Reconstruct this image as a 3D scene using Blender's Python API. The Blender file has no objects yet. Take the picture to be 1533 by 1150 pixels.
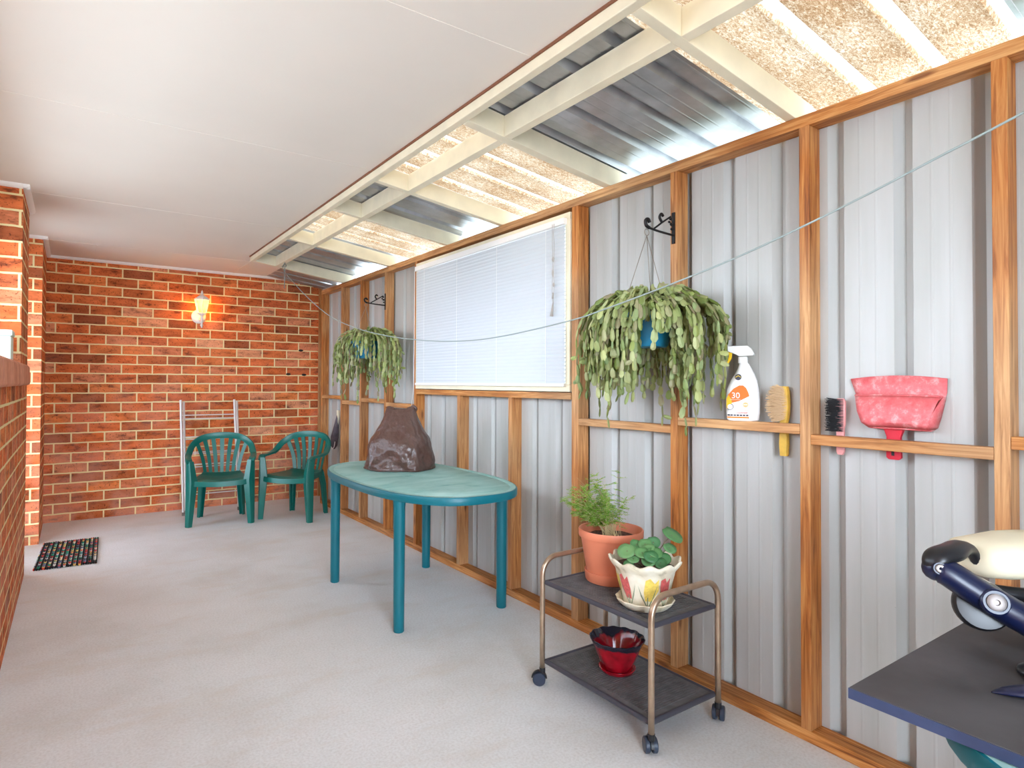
import bpy, math, random
from mathutils import Vector, Matrix, noise
R = random.Random(7)
PI = math.pi
scene = bpy.context.scene
COL = scene.collection

# ------------------------------------------------------------------ materials
def mat(name):
    m = bpy.data.materials.new(name)
    m.use_nodes = True
    nt = m.node_tree
    return m, nt, nt.nodes['Principled BSDF']

def N(nt, typ, **kw):
    n = nt.nodes.new(typ)
    for k, v in kw.items():
        if k.startswith('i_'):
            key = k[2:]
            key = int(key) if key.isdigit() else key.replace('_', ' ')
            n.inputs[key].default_value = v
        else:
            setattr(n, k, v)
    return n

def ramp(nt, stops, interp='LINEAR'):
    r = nt.nodes.new('ShaderNodeValToRGB')
    e = r.color_ramp.elements
    r.color_ramp.interpolation = interp
    while len(e) < len(stops):
        e.new(0.5)
    for el, (p, c) in zip(e, stops):
        el.position = p
        el.color = (c[0], c[1], c[2], 1)
    return r

def lin(r, g, b):
    f = lambda v: (v/255/12.92) if v/255 <= .04045 else ((v/255+.055)/1.055)**2.4
    return (f(r), f(g), f(b))

def c4(c):
    return (c[0], c[1], c[2], 1)

def plain(name, c, rough=.5, metal=0, spec=.5, noise_amt=0, noise_scale=20, bump=0, coat=0):
    m, nt, b = mat(name)
    b.inputs['Base Color'].default_value = c4(c)
    b.inputs['Roughness'].default_value = rough
    b.inputs['Metallic'].default_value = metal
    b.inputs['Specular IOR Level'].default_value = spec
    b.inputs['Coat Weight'].default_value = coat
    if noise_amt or bump:
        tc = N(nt, 'ShaderNodeTexCoord')
        nz = N(nt, 'ShaderNodeTexNoise', i_Scale=noise_scale, i_Detail=5.0)
        nt.links.new(tc.outputs['Object'], nz.inputs['Vector'])
        if noise_amt:
            k = noise_amt
            rp = ramp(nt, [(.3, [x*(1-k) for x in c]), (.7, [min(1, x*(1+k)) for x in c])])
            nt.links.new(nz.outputs['Fac'], rp.inputs['Fac'])
            nt.links.new(rp.outputs['Color'], b.inputs['Base Color'])
        if bump:
            bp = N(nt, 'ShaderNodeBump', i_Strength=bump, i_Distance=.01)
            nt.links.new(nz.outputs['Fac'], bp.inputs['Height'])
            nt.links.new(bp.outputs['Normal'], b.inputs['Normal'])
    return m

def wood(name, scale, cols, knots=True):
    m, nt, b = mat(name)
    L = nt.links.new
    tc = N(nt, 'ShaderNodeTexCoord'); oi = N(nt, 'ShaderNodeObjectInfo')
    off = N(nt, 'ShaderNodeVectorMath', operation='SCALE'); off.inputs[0].default_value = (13, 7, 5)
    L(oi.outputs['Random'], off.inputs['Scale'])
    add = N(nt, 'ShaderNodeVectorMath', operation='ADD')
    L(tc.outputs['Object'], add.inputs[0]); L(off.outputs[0], add.inputs[1])
    mp = N(nt, 'ShaderNodeMapping'); mp.inputs['Scale'].default_value = scale
    L(add.outputs[0], mp.inputs['Vector'])
    n1 = N(nt, 'ShaderNodeTexNoise', i_Scale=1.7, i_Detail=4.0, i_Roughness=.6, i_Distortion=.8)
    L(mp.outputs[0], n1.inputs['Vector'])
    n2 = N(nt, 'ShaderNodeTexNoise', i_Scale=3.0, i_Detail=2.0)
    L(add.outputs[0], n2.inputs['Vector'])
    r1 = ramp(nt, [(.28, cols[0]), (.48, cols[1]), (.7, cols[2])])
    L(n1.outputs['Fac'], r1.inputs['Fac'])
    r2 = ramp(nt, [(.35, (.76, .70, .66)), (.65, (1.1, 1.1, 1.1))])
    L(n2.outputs['Fac'], r2.inputs['Fac'])
    # some boards and patches have weathered to a pale grey tan
    n4 = N(nt, 'ShaderNodeTexNoise', i_Scale=1.3, i_Detail=2.0); L(add.outputs[0], n4.inputs['Vector'])
    wa = N(nt, 'ShaderNodeMath', operation='MULTIPLY_ADD'); L(oi.outputs['Random'], wa.inputs[0]); wa.inputs[1].default_value = .22; L(n4.outputs['Fac'], wa.inputs[2])
    rw = ramp(nt, [(.52, (0, 0, 0)), (.76, (.62, .62, .62))]); L(wa.outputs[0], rw.inputs['Fac'])
    rg = ramp(nt, [(.3, lin(168, 126, 82)), (.6, lin(206, 170, 126))]); L(n1.outputs['Fac'], rg.inputs['Fac'])
    wx = N(nt, 'ShaderNodeMix', data_type='RGBA'); L(rw.outputs['Color'], wx.inputs['Factor']); L(r1.outputs['Color'], wx.inputs['A']); L(rg.outputs['Color'], wx.inputs['B'])
    mx = N(nt, 'ShaderNodeMix', data_type='RGBA', blend_type='MULTIPLY'); mx.inputs['Factor'].default_value = .8
    L(wx.outputs['Result'], mx.inputs['A']); L(r2.outputs['Color'], mx.inputs['B'])
    out = mx.outputs['Result']
    if knots:
        ks = [max(s*.22, 2.2) for s in scale]
        mk = N(nt, 'ShaderNodeMapping'); mk.inputs['Scale'].default_value = [min(k, 9) for k in ks]
        L(add.outputs[0], mk.inputs['Vector'])
        v = N(nt, 'ShaderNodeTexVoronoi', i_Scale=1.0)
        L(mk.outputs[0], v.inputs['Vector'])
        rk = ramp(nt, [(.05, (.25, .14, .08)), (.11, (1, 1, 1))])
        L(v.outputs['Distance'], rk.inputs['Fac'])
        m2 = N(nt, 'ShaderNodeMix', data_type='RGBA', blend_type='MULTIPLY'); m2.inputs['Factor'].default_value = .8
        L(out, m2.inputs['A']); L(rk.outputs['Color'], m2.inputs['B'])
        out = m2.outputs['Result']
    L(out, b.inputs['Base Color'])
    b.inputs['Roughness'].default_value = .6
    bp = N(nt, 'ShaderNodeBump', i_Strength=.25, i_Distance=.004)
    L(n1.outputs['Fac'], bp.inputs['Height']); L(bp.outputs['Normal'], b.inputs['Normal'])
    return m

PINE = [lin(112, 58, 16), lin(176, 104, 40), lin(206, 144, 76)]
M_WOOD_Z = wood('pine_upright', (42, 42, 2.2), PINE)
M_WOOD_Y = wood('pine_lengthwise', (42, 2.2, 42), PINE[:1]+[lin(186, 118, 54), lin(216, 160, 96)])
M_CREAM = plain('cream_paint', lin(231, 220, 192), .6, noise_amt=.07, noise_scale=9)
M_CEIL = plain('ceiling_paint', lin(228, 219, 207), .8, noise_amt=.015, noise_scale=3)
M_WHITE = plain('white_paint', lin(240, 237, 233), .5)
M_STEEL = None

def brick_mat():
    m, nt, b = mat('clay_brick')
    L = nt.links.new
    tc = N(nt, 'ShaderNodeTexCoord'); ge = N(nt, 'ShaderNodeNewGeometry')
    sp = N(nt, 'ShaderNodeSeparateXYZ'); L(tc.outputs['Object'], sp.inputs[0])
    sn = N(nt, 'ShaderNodeSeparateXYZ'); L(ge.outputs['Normal'], sn.inputs[0])
    ab = N(nt, 'ShaderNodeMath', operation='ABSOLUTE'); L(sn.outputs['Y'], ab.inputs[0])
    gt = N(nt, 'ShaderNodeMath', operation='GREATER_THAN'); L(ab.outputs[0], gt.inputs[0]); gt.inputs[1].default_value = .5
    mixu = N(nt, 'ShaderNodeMix', data_type='FLOAT')
    L(gt.outputs[0], mixu.inputs['Factor']); L(sp.outputs['Y'], mixu.inputs['A']); L(sp.outputs['X'], mixu.inputs['B'])
    zz = N(nt, 'ShaderNodeMath', operation='SUBTRACT'); L(sp.outputs['Z'], zz.inputs[0]); zz.inputs[1].default_value = .0674
    # irregular edges
    nw = N(nt, 'ShaderNodeTexNoise', i_Scale=14.0, i_Detail=3.0); L(tc.outputs['Object'], nw.inputs['Vector'])
    wv = N(nt, 'ShaderNodeMath', operation='MULTIPLY_ADD'); L(nw.outputs['Fac'], wv.inputs[0]); wv.inputs[1].default_value = .008; wv.inputs[2].default_value = -.004
    z2 = N(nt, 'ShaderNodeMath', operation='ADD'); L(zz.outputs[0], z2.inputs[0]); L(wv.outputs[0], z2.inputs[1])
    cb = N(nt, 'ShaderNodeCombineXYZ'); L(mixu.outputs['Result'], cb.inputs['X']); L(z2.outputs[0], cb.inputs['Y'])
    br = N(nt, 'ShaderNodeTexBrick', offset=.5, offset_frequency=2, squash=1.0)
    br.inputs['Scale'].default_value = 1
    br.inputs['Brick Width'].default_value = .245
    br.inputs['Row Height'].default_value = .086
    br.inputs['Mortar Size'].default_value = .0062
    br.inputs['Mortar Smooth'].default_value = .12
    br.inputs['Bias'].default_value = 0
    br.inputs['Color1'].default_value = (0, 0, 0, 1); br.inputs['Color2'].default_value = (1, 1, 1, 1)
    br.inputs['Mortar'].default_value = (.5, .5, .5, 1)
    L(cb.outputs[0], br.inputs['Vector'])
    r = ramp(nt, [(0, lin(150, 78, 46)), (.12, lin(186, 98, 52)), (.3, lin(210, 106, 54)), (.5, lin(220, 112, 62)),
                  (.66, lin(228, 130, 70)), (.82, lin(204, 100, 56)), (1, lin(232, 158, 116))])
    L(br.outputs['Color'], r.inputs['Fac'])
    # dark flashed blotches and speckle inside bricks
    mp = N(nt, 'ShaderNodeMapping'); mp.inputs['Scale'].default_value = (8, 8, 22)
    L(tc.outputs['Object'], mp.inputs[0])
    n1 = N(nt, 'ShaderNodeTexNoise', i_Scale=1.0, i_Detail=4.0, i_Roughness=.65); L(mp.outputs[0], n1.inputs['Vector'])
    r1 = ramp(nt, [(.32, (.24, .22, .25)), (.42, (.78, .74, .70)), (.55, (1, 1, 1)), (.68, (1.15, 1.2, 1.25))]); L(n1.outputs['Fac'], r1.inputs['Fac'])
    n2 = N(nt, 'ShaderNodeTexNoise', i_Scale=85.0, i_Detail=2.0); L(tc.outputs['Object'], n2.inputs['Vector'])
    r2 = ramp(nt, [(.30, (.25, .18, .16)), (.39, (1, 1, 1))]); L(n2.outputs['Fac'], r2.inputs['Fac'])
    m1 = N(nt, 'ShaderNodeMix', data_type='RGBA', blend_type='MULTIPLY'); m1.inputs['Factor'].default_value = .9
    L(r.outputs['Color'], m1.inputs['A']); L(r1.outputs['Color'], m1.inputs['B'])
    m2 = N(nt, 'ShaderNodeMix', data_type='RGBA', blend_type='MULTIPLY'); m2.inputs['Factor'].default_value = .8
    L(m1.outputs['Result'], m2.inputs['A']); L(r2.outputs['Color'], m2.inputs['B'])
    # pale pinkish tone, patchy, strongest low on the wall
    zr = ramp(nt, [(0, (.5, .5, .5)), (.55, (.26, .26, .26)), (1, (.04, .04, .04))])
    zd = N(nt, 'ShaderNodeMath', operation='DIVIDE'); L(sp.outputs['Z'], zd.inputs[0]); zd.inputs[1].default_value = 1.6
    L(zd.outputs[0], zr.inputs['Fac'])
    n3 = N(nt, 'ShaderNodeTexNoise', i_Scale=5.0, i_Detail=6.0); L(tc.outputs['Object'], n3.inputs['Vector'])
    r3 = ramp(nt, [(.4, (0, 0, 0)), (.65, (1, 1, 1))]); L(n3.outputs['Fac'], r3.inputs['Fac'])
    fm = N(nt, 'ShaderNodeMath', operation='MULTIPLY'); L(zr.outputs['Color'], fm.inputs[0]); L(r3.outputs['Color'], fm.inputs[1])
    m3 = N(nt, 'ShaderNodeMix', data_type='RGBA'); L(fm.outputs[0], m3.inputs['Factor'])
    L(m2.outputs['Result'], m3.inputs['A']); m3.inputs['B'].default_value = c4(lin(206, 150, 130))
    m4 = N(nt, 'ShaderNodeMix', data_type='RGBA'); L(br.outputs['Fac'], m4.inputs['Factor'])
    L(m3.outputs['Result'], m4.inputs['A']); m4.inputs['B'].default_value = c4(lin(234, 214, 160))
    L(m4.outputs['Result'], b.inputs['Base Color'])
    b.inputs['Roughness'].default_value = .85
    b.inputs['Specular IOR Level'].default_value = .2
    hm = N(nt, 'ShaderNodeMath', operation='SUBTRACT'); hm.inputs[0].default_value = 1; L(br.outputs['Fac'], hm.inputs[1])
    h2 = N(nt, 'ShaderNodeMath', operation='MULTIPLY_ADD'); L(n2.outputs['Fac'], h2.inputs[0]); h2.inputs[1].default_value = .3; L(hm.outputs[0], h2.inputs[2])
    bp = N(nt, 'ShaderNodeBump', i_Strength=.6, i_Distance=.006); L(h2.outputs[0], bp.inputs['Height'])
    L(bp.outputs['Normal'], b.inputs['Normal'])
    return m
M_BRICK = brick_mat()

def floor_mat():
    m, nt, b = mat('concrete')
    L = nt.links.new
    tc = N(nt, 'ShaderNodeTexCoord')
    n1 = N(nt, 'ShaderNodeTexNoise', i_Scale=1.6, i_Detail=6.0, i_Roughness=.6); L(tc.outputs['Object'], n1.inputs['Vector'])
    r1 = ramp(nt, [(.3, lin(222, 223, 222)), (.5, lin(233, 237, 239)), (.7, lin(239, 243, 246))]); L(n1.outputs['Fac'], r1.inputs['Fac'])
    n2 = N(nt, 'ShaderNodeTexNoise', i_Scale=110.0, i_Detail=3.0); L(tc.outputs['Object'], n2.inputs['Vector'])
    r2 = ramp(nt, [(.3, (.9, .89, .88)), (.6, (1.02, 1.02, 1.02))]); L(n2.outputs['Fac'], r2.inputs['Fac'])
    mx = N(nt, 'ShaderNodeMix', data_type='RGBA', blend_type='MULTIPLY'); mx.inputs['Factor'].default_value = 1
    L(r1.outputs['Color'], mx.inputs['A']); L(r2.outputs['Color'], mx.inputs['B'])
    mp = N(nt, 'ShaderNodeMapping'); mp.inputs['Scale'].default_value = (1.2, 3.2, 1); mp.inputs['Location'].default_value = (3.1, 1.7, 0)
    L(tc.outputs['Object'], mp.inputs[0])
    n3 = N(nt, 'ShaderNodeTexNoise', i_Scale=1.1, i_Detail=5.0, i_Roughness=.7); L(mp.outputs[0], n3.inputs['Vector'])
    r3 = ramp(nt, [(.52, (0, 0, 0)), (.75, (.55, .55, .55))]); L(n3.outputs['Fac'], r3.inputs['Fac'])
    m2 = N(nt, 'ShaderNodeMix', data_type='RGBA'); L(r3.outputs['Color'], m2.inputs['Factor'])
    L(mx.outputs['Result'], m2.inputs['A']); m2.inputs['B'].default_value = c4(lin(218, 210, 198))
    L(m2.outputs['Result'], b.inputs['Base Color'])
    b.inputs['Roughness'].default_value = .75
    b.inputs['Specular IOR Level'].default_value = .3
    bp = N(nt, 'ShaderNodeBump', i_Strength=.15, i_Distance=.004); L(n2.outputs['Fac'], bp.inputs['Height'])
    L(bp.outputs['Normal'], b.inputs['Normal'])
    return m
M_FLOOR = floor_mat()

def sheet_paint():
    m, nt, b = mat('painted_wall_sheet')
    L = nt.links.new
    tc = N(nt, 'ShaderNodeTexCoord')
    mp = N(nt, 'ShaderNodeMapping'); mp.inputs['Scale'].default_value = (9, 9, .8)
    L(tc.outputs['Object'], mp.inputs[0])
    n = N(nt, 'ShaderNodeTexNoise', i_Scale=1.5, i_Detail=4.0); L(mp.outputs[0], n.inputs['Vector'])
    r = ramp(nt, [(.3, lin(170, 169, 163)), (.7, lin(184, 184, 181))]); L(n.outputs['Fac'], r.inputs['Fac'])
    v = N(nt, 'ShaderNodeTexNoise', i_Scale=60.0, i_Detail=1.0); L(tc.outputs['Object'], v.inputs['Vector'])
    rv = ramp(nt, [(.13, (.55, .5, .44)), (.17, (1, 1, 1))]); L(v.outputs['Fac'], rv.inputs['Fac'])
    mx = N(nt, 'ShaderNodeMix', data_type='RGBA', blend_type='MULTIPLY'); mx.inputs['Factor'].default_value = .8
    L(r.outputs['Color'], mx.inputs['A']); L(rv.outputs['Color'], mx.inputs['B'])
    L(mx.outputs['Result'], b.inputs['Base Color'])
    b.inputs['Roughness'].default_value = .42
    return m
M_SHEET = sheet_paint()

def zinc():
    m, nt, b = mat('zinc_roof_steel')
    L = nt.links.new
    tc = N(nt, 'ShaderNodeTexCoord')
    n = N(nt, 'ShaderNodeTexNoise', i_Scale=9.0, i_Detail=5.0); L(tc.outputs['Object'], n.inputs['Vector'])
    r = ramp(nt, [(.3, lin(158, 160, 164)), (.7, lin(190, 192, 196))]); L(n.outputs['Fac'], r.inputs['Fac'])
    L(r.outputs['Color'], b.inputs['Base Color'])
    b.inputs['Metallic'].default_value = .75
    rr = ramp(nt, [(.3, (.28, .28, .28)), (.7, (.42, .42, .42))]); L(n.outputs['Fac'], rr.inputs['Fac'])
    L(rr.outputs['Color'], b.inputs['Roughness'])
    return m
M_ZINC = zinc()

def fibreglass():
    m, nt, b = mat('weathered_translucent_sheet')
    L = nt.links.new
    out = nt.nodes['Material Output']
    tc = N(nt, 'ShaderNodeTexCoord')
    sp = N(nt, 'ShaderNodeSeparateXYZ'); L(tc.outputs['Object'], sp.inputs[0])
    # moss sits in the pans, the raised ribs stay clean
    rib = ramp(nt, [(.35, (0, 0, 0)), (.75, (1, 1, 1))])
    zz = N(nt, 'ShaderNodeMath', operation='DIVIDE'); L(sp.outputs['Z'], zz.inputs[0]); zz.inputs[1].default_value = .028
    L(zz.outputs[0], rib.inputs['Fac'])
    mp = N(nt, 'ShaderNodeMapping'); mp.inputs['Scale'].default_value = (75, 150, 20); mp.inputs['Rotation'].default_value = (0, 0, .5)
    L(tc.outputs['Object'], mp.inputs[0])
    n1 = N(nt, 'ShaderNodeTexNoise', i_Scale=1.0, i_Detail=6.0, i_Roughness=.65, i_Distortion=1.2); L(mp.outputs[0], n1.inputs['Vector'])
    n2 = N(nt, 'ShaderNodeTexNoise', i_Scale=4.5, i_Detail=3.0); L(tc.outputs['Object'], n2.inputs['Vector'])
    ad = N(nt, 'ShaderNodeMath', operation='MULTIPLY_ADD'); L(n2.outputs['Fac'], ad.inputs[0]); ad.inputs[1].default_value = .35; L(n1.outputs['Fac'], ad.inputs[2])
    r1 = ramp(nt, [(.48, lin(150, 106, 68)), (.63, lin(196, 156, 116)), (.77, lin(236, 214, 184)), (.92, (1, 1, 1))])
    L(ad.outputs[0], r1.inputs['Fac'])
    mx = N(nt, 'ShaderNodeMix', data_type='RGBA')
    L(rib.outputs['Color'], mx.inputs['Factor']); L(r1.outputs['Color'], mx.inputs['A']); mx.inputs['B'].default_value = (.98, .97, .93, 1)
    dm = N(nt, 'ShaderNodeMix', data_type='RGBA', blend_type='MULTIPLY'); dm.inputs['Factor'].default_value = 1; L(mx.outputs['Result'], dm.inputs['A']); dm.inputs['B'].default_value = (.52, .51, .49, 1)
    tr = N(nt, 'ShaderNodeBsdfTranslucent'); L(dm.outputs['Result'], tr.inputs['Color'])
    df = N(nt, 'ShaderNodeBsdfDiffuse'); L(mx.outputs['Result'], df.inputs['Color'])
    ms = N(nt, 'ShaderNodeMixShader'); ms.inputs[0].default_value = .22
    L(tr.outputs[0], ms.inputs[1]); L(df.outputs[0], ms.inputs[2])
    gl = N(nt, 'ShaderNodeBsdfGlossy', i_Roughness=.3)
    m2 = N(nt, 'ShaderNodeMixShader'); m2.inputs[0].default_value = .04
    L(ms.outputs[0], m2.inputs[1]); L(gl.outputs[0], m2.inputs[2])
    L(m2.outputs[0], out.inputs['Surface'])
    nt.nodes.remove(b)
    return m
M_FIBRE = fibreglass()

def thin_glass(name, tint=(.95, .97, 1), refl=.08):
    m, nt, b = mat(name)
    L = nt.links.new
    out = nt.nodes['Material Output']
    t = N(nt, 'ShaderNodeBsdfTransparent'); t.inputs['Color'].default_value = c4(tint)
    g = N(nt, 'ShaderNodeBsdfGlossy', i_Roughness=.03)
    ms = N(nt, 'ShaderNodeMixShader'); ms.inputs[0].default_value = refl
    L(t.outputs[0], ms.inputs[1]); L(g.outputs[0], ms.inputs[2]); L(ms.outputs[0], out.inputs['Surface'])
    nt.nodes.remove(b)
    return m
M_GLASS = thin_glass('window_glass')

def slat_mat():
    m, nt, b = mat('blind_slat')
    L = nt.links.new
    out = nt.nodes['Material Output']
    b.inputs['Base Color'].default_value = c4(lin(202, 205, 210)); b.inputs['Roughness'].default_value = .4
    t = N(nt, 'ShaderNodeBsdfTranslucent'); t.inputs['Color'].default_value = c4(lin(226, 234, 246))
    ms = N(nt, 'ShaderNodeMixShader'); ms.inputs[0].default_value = .02
    L(b.outputs[0], ms.inputs[1]); L(t.outputs[0], ms.inputs[2]); L(ms.outputs[0], out.inputs['Surface'])
    return m
M_SLAT = slat_mat()

def leafmat(name, cols, rough=.5, trans=.25):
    m, nt, b = mat(name)
    L = nt.links.new
    out = nt.nodes['Material Output']
    ge = N(nt, 'ShaderNodeNewGeometry')
    n = len(cols)
    r = ramp(nt, [(i/(n-1), c) for i, c in enumerate(cols)])
    L(ge.outputs['Random Per Island'], r.inputs['Fac'])
    L(r.outputs['Color'], b.inputs['Base Color']); b.inputs['Roughness'].default_value = rough
    t = N(nt, 'ShaderNodeBsdfTranslucent'); L(r.outputs['Color'], t.inputs['Color'])
    ms = N(nt, 'ShaderNodeMixShader'); ms.inputs[0].default_value = trans
    L(b.outputs[0], ms.inputs[1]); L(t.outputs[0], ms.inputs[2]); L(ms.outputs[0], out.inputs['Surface'])
    return m
M_CACTUS = leafmat('cactus_pads', [lin(116, 132, 62), lin(152, 164, 88), lin(190, 194, 130), lin(126, 146, 78), lin(170, 174, 116), lin(122, 138, 70), lin(156, 144, 112), lin(184, 190, 132), lin(140, 160, 106)])
M_FERN = leafmat('fern_needles', [lin(118, 178, 40), lin(150, 206, 60), lin(96, 160, 40), lin(176, 214, 90)], trans=.45)
M_FERNSTEM = plain('fern_stalks', lin(196, 176, 130), .7)
M_VIOLET = leafmat('round_leaves', [lin(64, 118, 70), lin(96, 146, 88), lin(120, 164, 104), lin(78, 128, 84)], rough=.4, trans=.15)
M_SOIL = plain('potting_soil', lin(92, 66, 54), .95, noise_amt=.7, noise_scale=90, bump=.8)

M_GREEN = plain('green_resin', lin(0, 102, 92), .34, noise_amt=.08, noise_scale=5)
M_TEAL = plain('teal_resin', lin(0, 106, 120), .4, noise_amt=.06, noise_scale=5)
def tabletop_mat():
    m, nt, b = mat('faded_green_tabletop')
    L = nt.links.new
    tc = N(nt, 'ShaderNodeTexCoord')
    mp = N(nt, 'ShaderNodeMapping'); mp.inputs['Scale'].default_value = (2.2, 5, 1); mp.inputs['Rotation'].default_value = (0, 0, .9)
    L(tc.outputs['Object'], mp.inputs[0])
    n = N(nt, 'ShaderNodeTexNoise', i_Scale=2.0, i_Detail=6.0, i_Roughness=.65, i_Distortion=.5); L(mp.outputs[0], n.inputs['Vector'])
    r = ramp(nt, [(.25, lin(80, 146, 140)), (.40, lin(136, 184, 178)), (.7, lin(172, 208, 202))]); L(n.outputs['Fac'], r.inputs['Fac'])
    L(r.outputs['Color'], b.inputs['Base Color']); b.inputs['Roughness'].default_value = .5
    return m
M_TTOP = tabletop_mat()

M_BRASS = plain('worn_brass_tube', lin(182, 158, 134), .3, metal=.75, noise_amt=.15, noise_scale=25)
M_TRAY = plain('dark_mesh_shelf', lin(104, 102, 104), .6, noise_amt=.25, noise_scale=30)
M_TRAYEDGE = plain('rolled_shelf_edge', lin(74, 74, 84), .4, metal=.3)
M_BLACK = plain('black_plastic', lin(24, 24, 28), .35)
M_CASTER = plain('caster_plastic', lin(44, 54, 72), .4)
M_TERRA = plain('terracotta_plastic', lin(222, 132, 98), .45, noise_amt=.05, noise_scale=8)
M_CHROME = plain('bright_metal', lin(140, 132, 128), .5, metal=.6)
M_ALU = plain('dull_aluminium', lin(226, 220, 216), .4, metal=.3)
M_IRON = plain('black_wrought_iron', lin(22, 20, 20), .45, metal=.3)
M_WIRE = plain('thin_wire', lin(150, 140, 128), .5, metal=.4)
M_CORD = plain('grey_green_line', lin(140, 152, 148), .5)
M_TEALPOT = plain('blue_pot', lin(18, 120, 158), .4)
M_NAVY = plain('navy_tube', lin(10, 20, 54), .36, coat=.1)
M_PADC = plain('cream_pad', lin(236, 226, 196), .6, noise_amt=.08, noise_scale=8)
M_BOARD = plain('dusty_black_board', lin(70, 68, 70), .6, noise_amt=.35, noise_scale=7, bump=.1)
M_BOARDEDGE = plain('blue_grey_edge', lin(50, 62, 92), .5, noise_amt=.15, noise_scale=40)

# ------------------------------------------------------------------ mesh builder
class MB:
    def __init__(s): s.v = []; s.f = []; s.mi = []; s.cur = 0
    def add(s, vs, fs):
        b = len(s.v); s.v += [tuple(p) for p in vs]
        s.f += [tuple(b+i for i in f) for f in fs]; s.mi += [s.cur]*len(fs)
        return s
    def box(s, x0, x1, y0, y1, z0, z1, M=None):
        vs = [(x, y, z) for z in (z0, z1) for y in (y0, y1) for x in (x0, x1)]
        if M: vs = [M @ Vector(p) for p in vs]
        return s.add(vs, [(0, 2, 3, 1), (4, 5, 7, 6), (0, 1, 5, 4), (2, 6, 7, 3), (0, 4, 6, 2), (1, 3, 7, 5)])
    def bar(s, a, b, w, h, up=(0, 0, 1)):
        a = Vector(a); b = Vector(b); d = (b-a); u = Vector(up)
        sd = d.cross(u).normalized(); u2 = sd.cross(d).normalized()
        rings = []
        for p in (a, b):
            rings.append([p+sd*w/2+u2*h/2, p-sd*w/2+u2*h/2, p-sd*w/2-u2*h/2, p+sd*w/2-u2*h/2])
        return s.loft(rings)
    def loft(s, rings, caps=True, closed=True, capstart=None, capend=None):
        n = len(rings[0]); vs = [p for r in rings for p in r]; fs = []
        for i in range(len(rings)-1):
            for j in range(n if closed else n-1):
                k = (j+1) % n
                fs.append((i*n+j, i*n+k, (i+1)*n+k, (i+1)*n+j))
        cs = caps if capstart is None else capstart; ce = caps if capend is None else capend
        if cs: fs.append(tuple(range(n))[::-1])
        if ce: fs.append(tuple((len(rings)-1)*n+j for j in range(n)))
        return s.add(vs, fs)
    def tube(s, path, r, n=10, closed=False, flat=1.0, up=None, caps=True):
        P = [Vector(p) for p in path]; m = len(P)
        rr = r if isinstance(r, (list, tuple)) else [r]*m
        rings = []; u = None
        for i in range(m):
            if closed: d = P[(i+1) % m]-P[i-1]
            else: d = P[min(i+1, m-1)]-P[max(i-1, 0)]
            d.normalize()
            if u is None:
                ref = Vector(up) if up else (Vector((0, 0, 1)) if abs(d.z) < .9 else Vector((1, 0, 0)))
                u = (ref-d*ref.dot(d)).normalized()
            else:
                u = (u-d*u.dot(d)).normalized()
            w = d.cross(u)
            rings.append([P[i]+(u*math.cos(2*PI*k/n)*flat+w*math.sin(2*PI*k/n))*rr[i] for k in range(n)])
        if closed:
            rings.append(rings[0]); return s.loft(rings, caps=False)
        return s.loft(rings, caps=caps)
    def lathe(s, prof, c=(0, 0, 0), n=32, wob=None, caps=False):
        rings = []
        for (r, z) in prof:
            ring = []
            for k in range(n):
                a = 2*PI*k/n; rr, zz = (r, z) if wob is None else wob(r, z, a)
                ring.append((c[0]+rr*math.cos(a), c[1]+rr*math.sin(a), c[2]+zz))
            rings.append(ring)
        return s.loft(rings, caps=caps)
    def prism(s, pts, M, d):
        """polygon in local xy, extruded 0..d in local z, placed by M"""
        n = len(pts)
        vs = [M @ Vector((x, y, z)) for z in (0, d) for x, y in pts]
        fs = [tuple(range(n))[::-1], tuple(range(n, 2*n))]+[(i, (i+1) % n, n+(i+1) % n, n+i) for i in range(n)]
        return s.add(vs, fs)
    def ball(s, c, r, n=10, m=7, M=None):
        rx, ry, rz = r if isinstance(r, tuple) else (r, r, r)
        rings = []
        for i in range(m+1):
            t = PI*i/m; t = min(max(t, .03), PI-.03)
            ring = [Vector((rx*math.sin(t)*math.cos(2*PI*k/n), ry*math.sin(t)*math.sin(2*PI*k/n), -rz*math.cos(t))) for k in range(n)]
            if M: ring = [M @ p for p in ring]
            rings.append([Vector(c)+p for p in ring])
        return s.loft(rings)
    def move(s, off):
        s.v = [(x+off[0], y+off[1], z+off[2]) for x, y, z in s.v]; return s
    def build(s, name, mats, parent=None, smooth=False, bevel=0, world=False, props=None):
        me = bpy.data.meshes.new(name)
        vs = s.v
        if parent is not None and world:
            o0 = parent
            off = Vector((0, 0, 0))
            while o0 is not None: off += o0.location; o0 = o0.parent
            vs = [(x-off.x, y-off.y, z-off.z) for x, y, z in vs]
        me.from_pydata(vs, [], s.f)
        ml = mats if isinstance(mats, (list, tuple)) else [mats]
        for m_ in ml: me.materials.append(m_)
        if len(ml) > 1: me.polygons.foreach_set('material_index', s.mi)
        if smooth:
            me.polygons.foreach_set('use_smooth', [True]*len(me.polygons))
        me.update(); me.validate()
        if smooth and smooth is not True: me.set_sharp_from_angle(angle=math.radians(smooth))
        o = bpy.data.objects.new(name, me); COL.objects.link(o)
        if parent is not None: o.parent = parent
        if bevel:
            b = o.modifiers.new('edge', 'BEVEL'); b.width = bevel; b.segments = 2; b.limit_method = 'ANGLE'
        if props:
            for k, v in props.items(): o[k] = v
        return o

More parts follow.
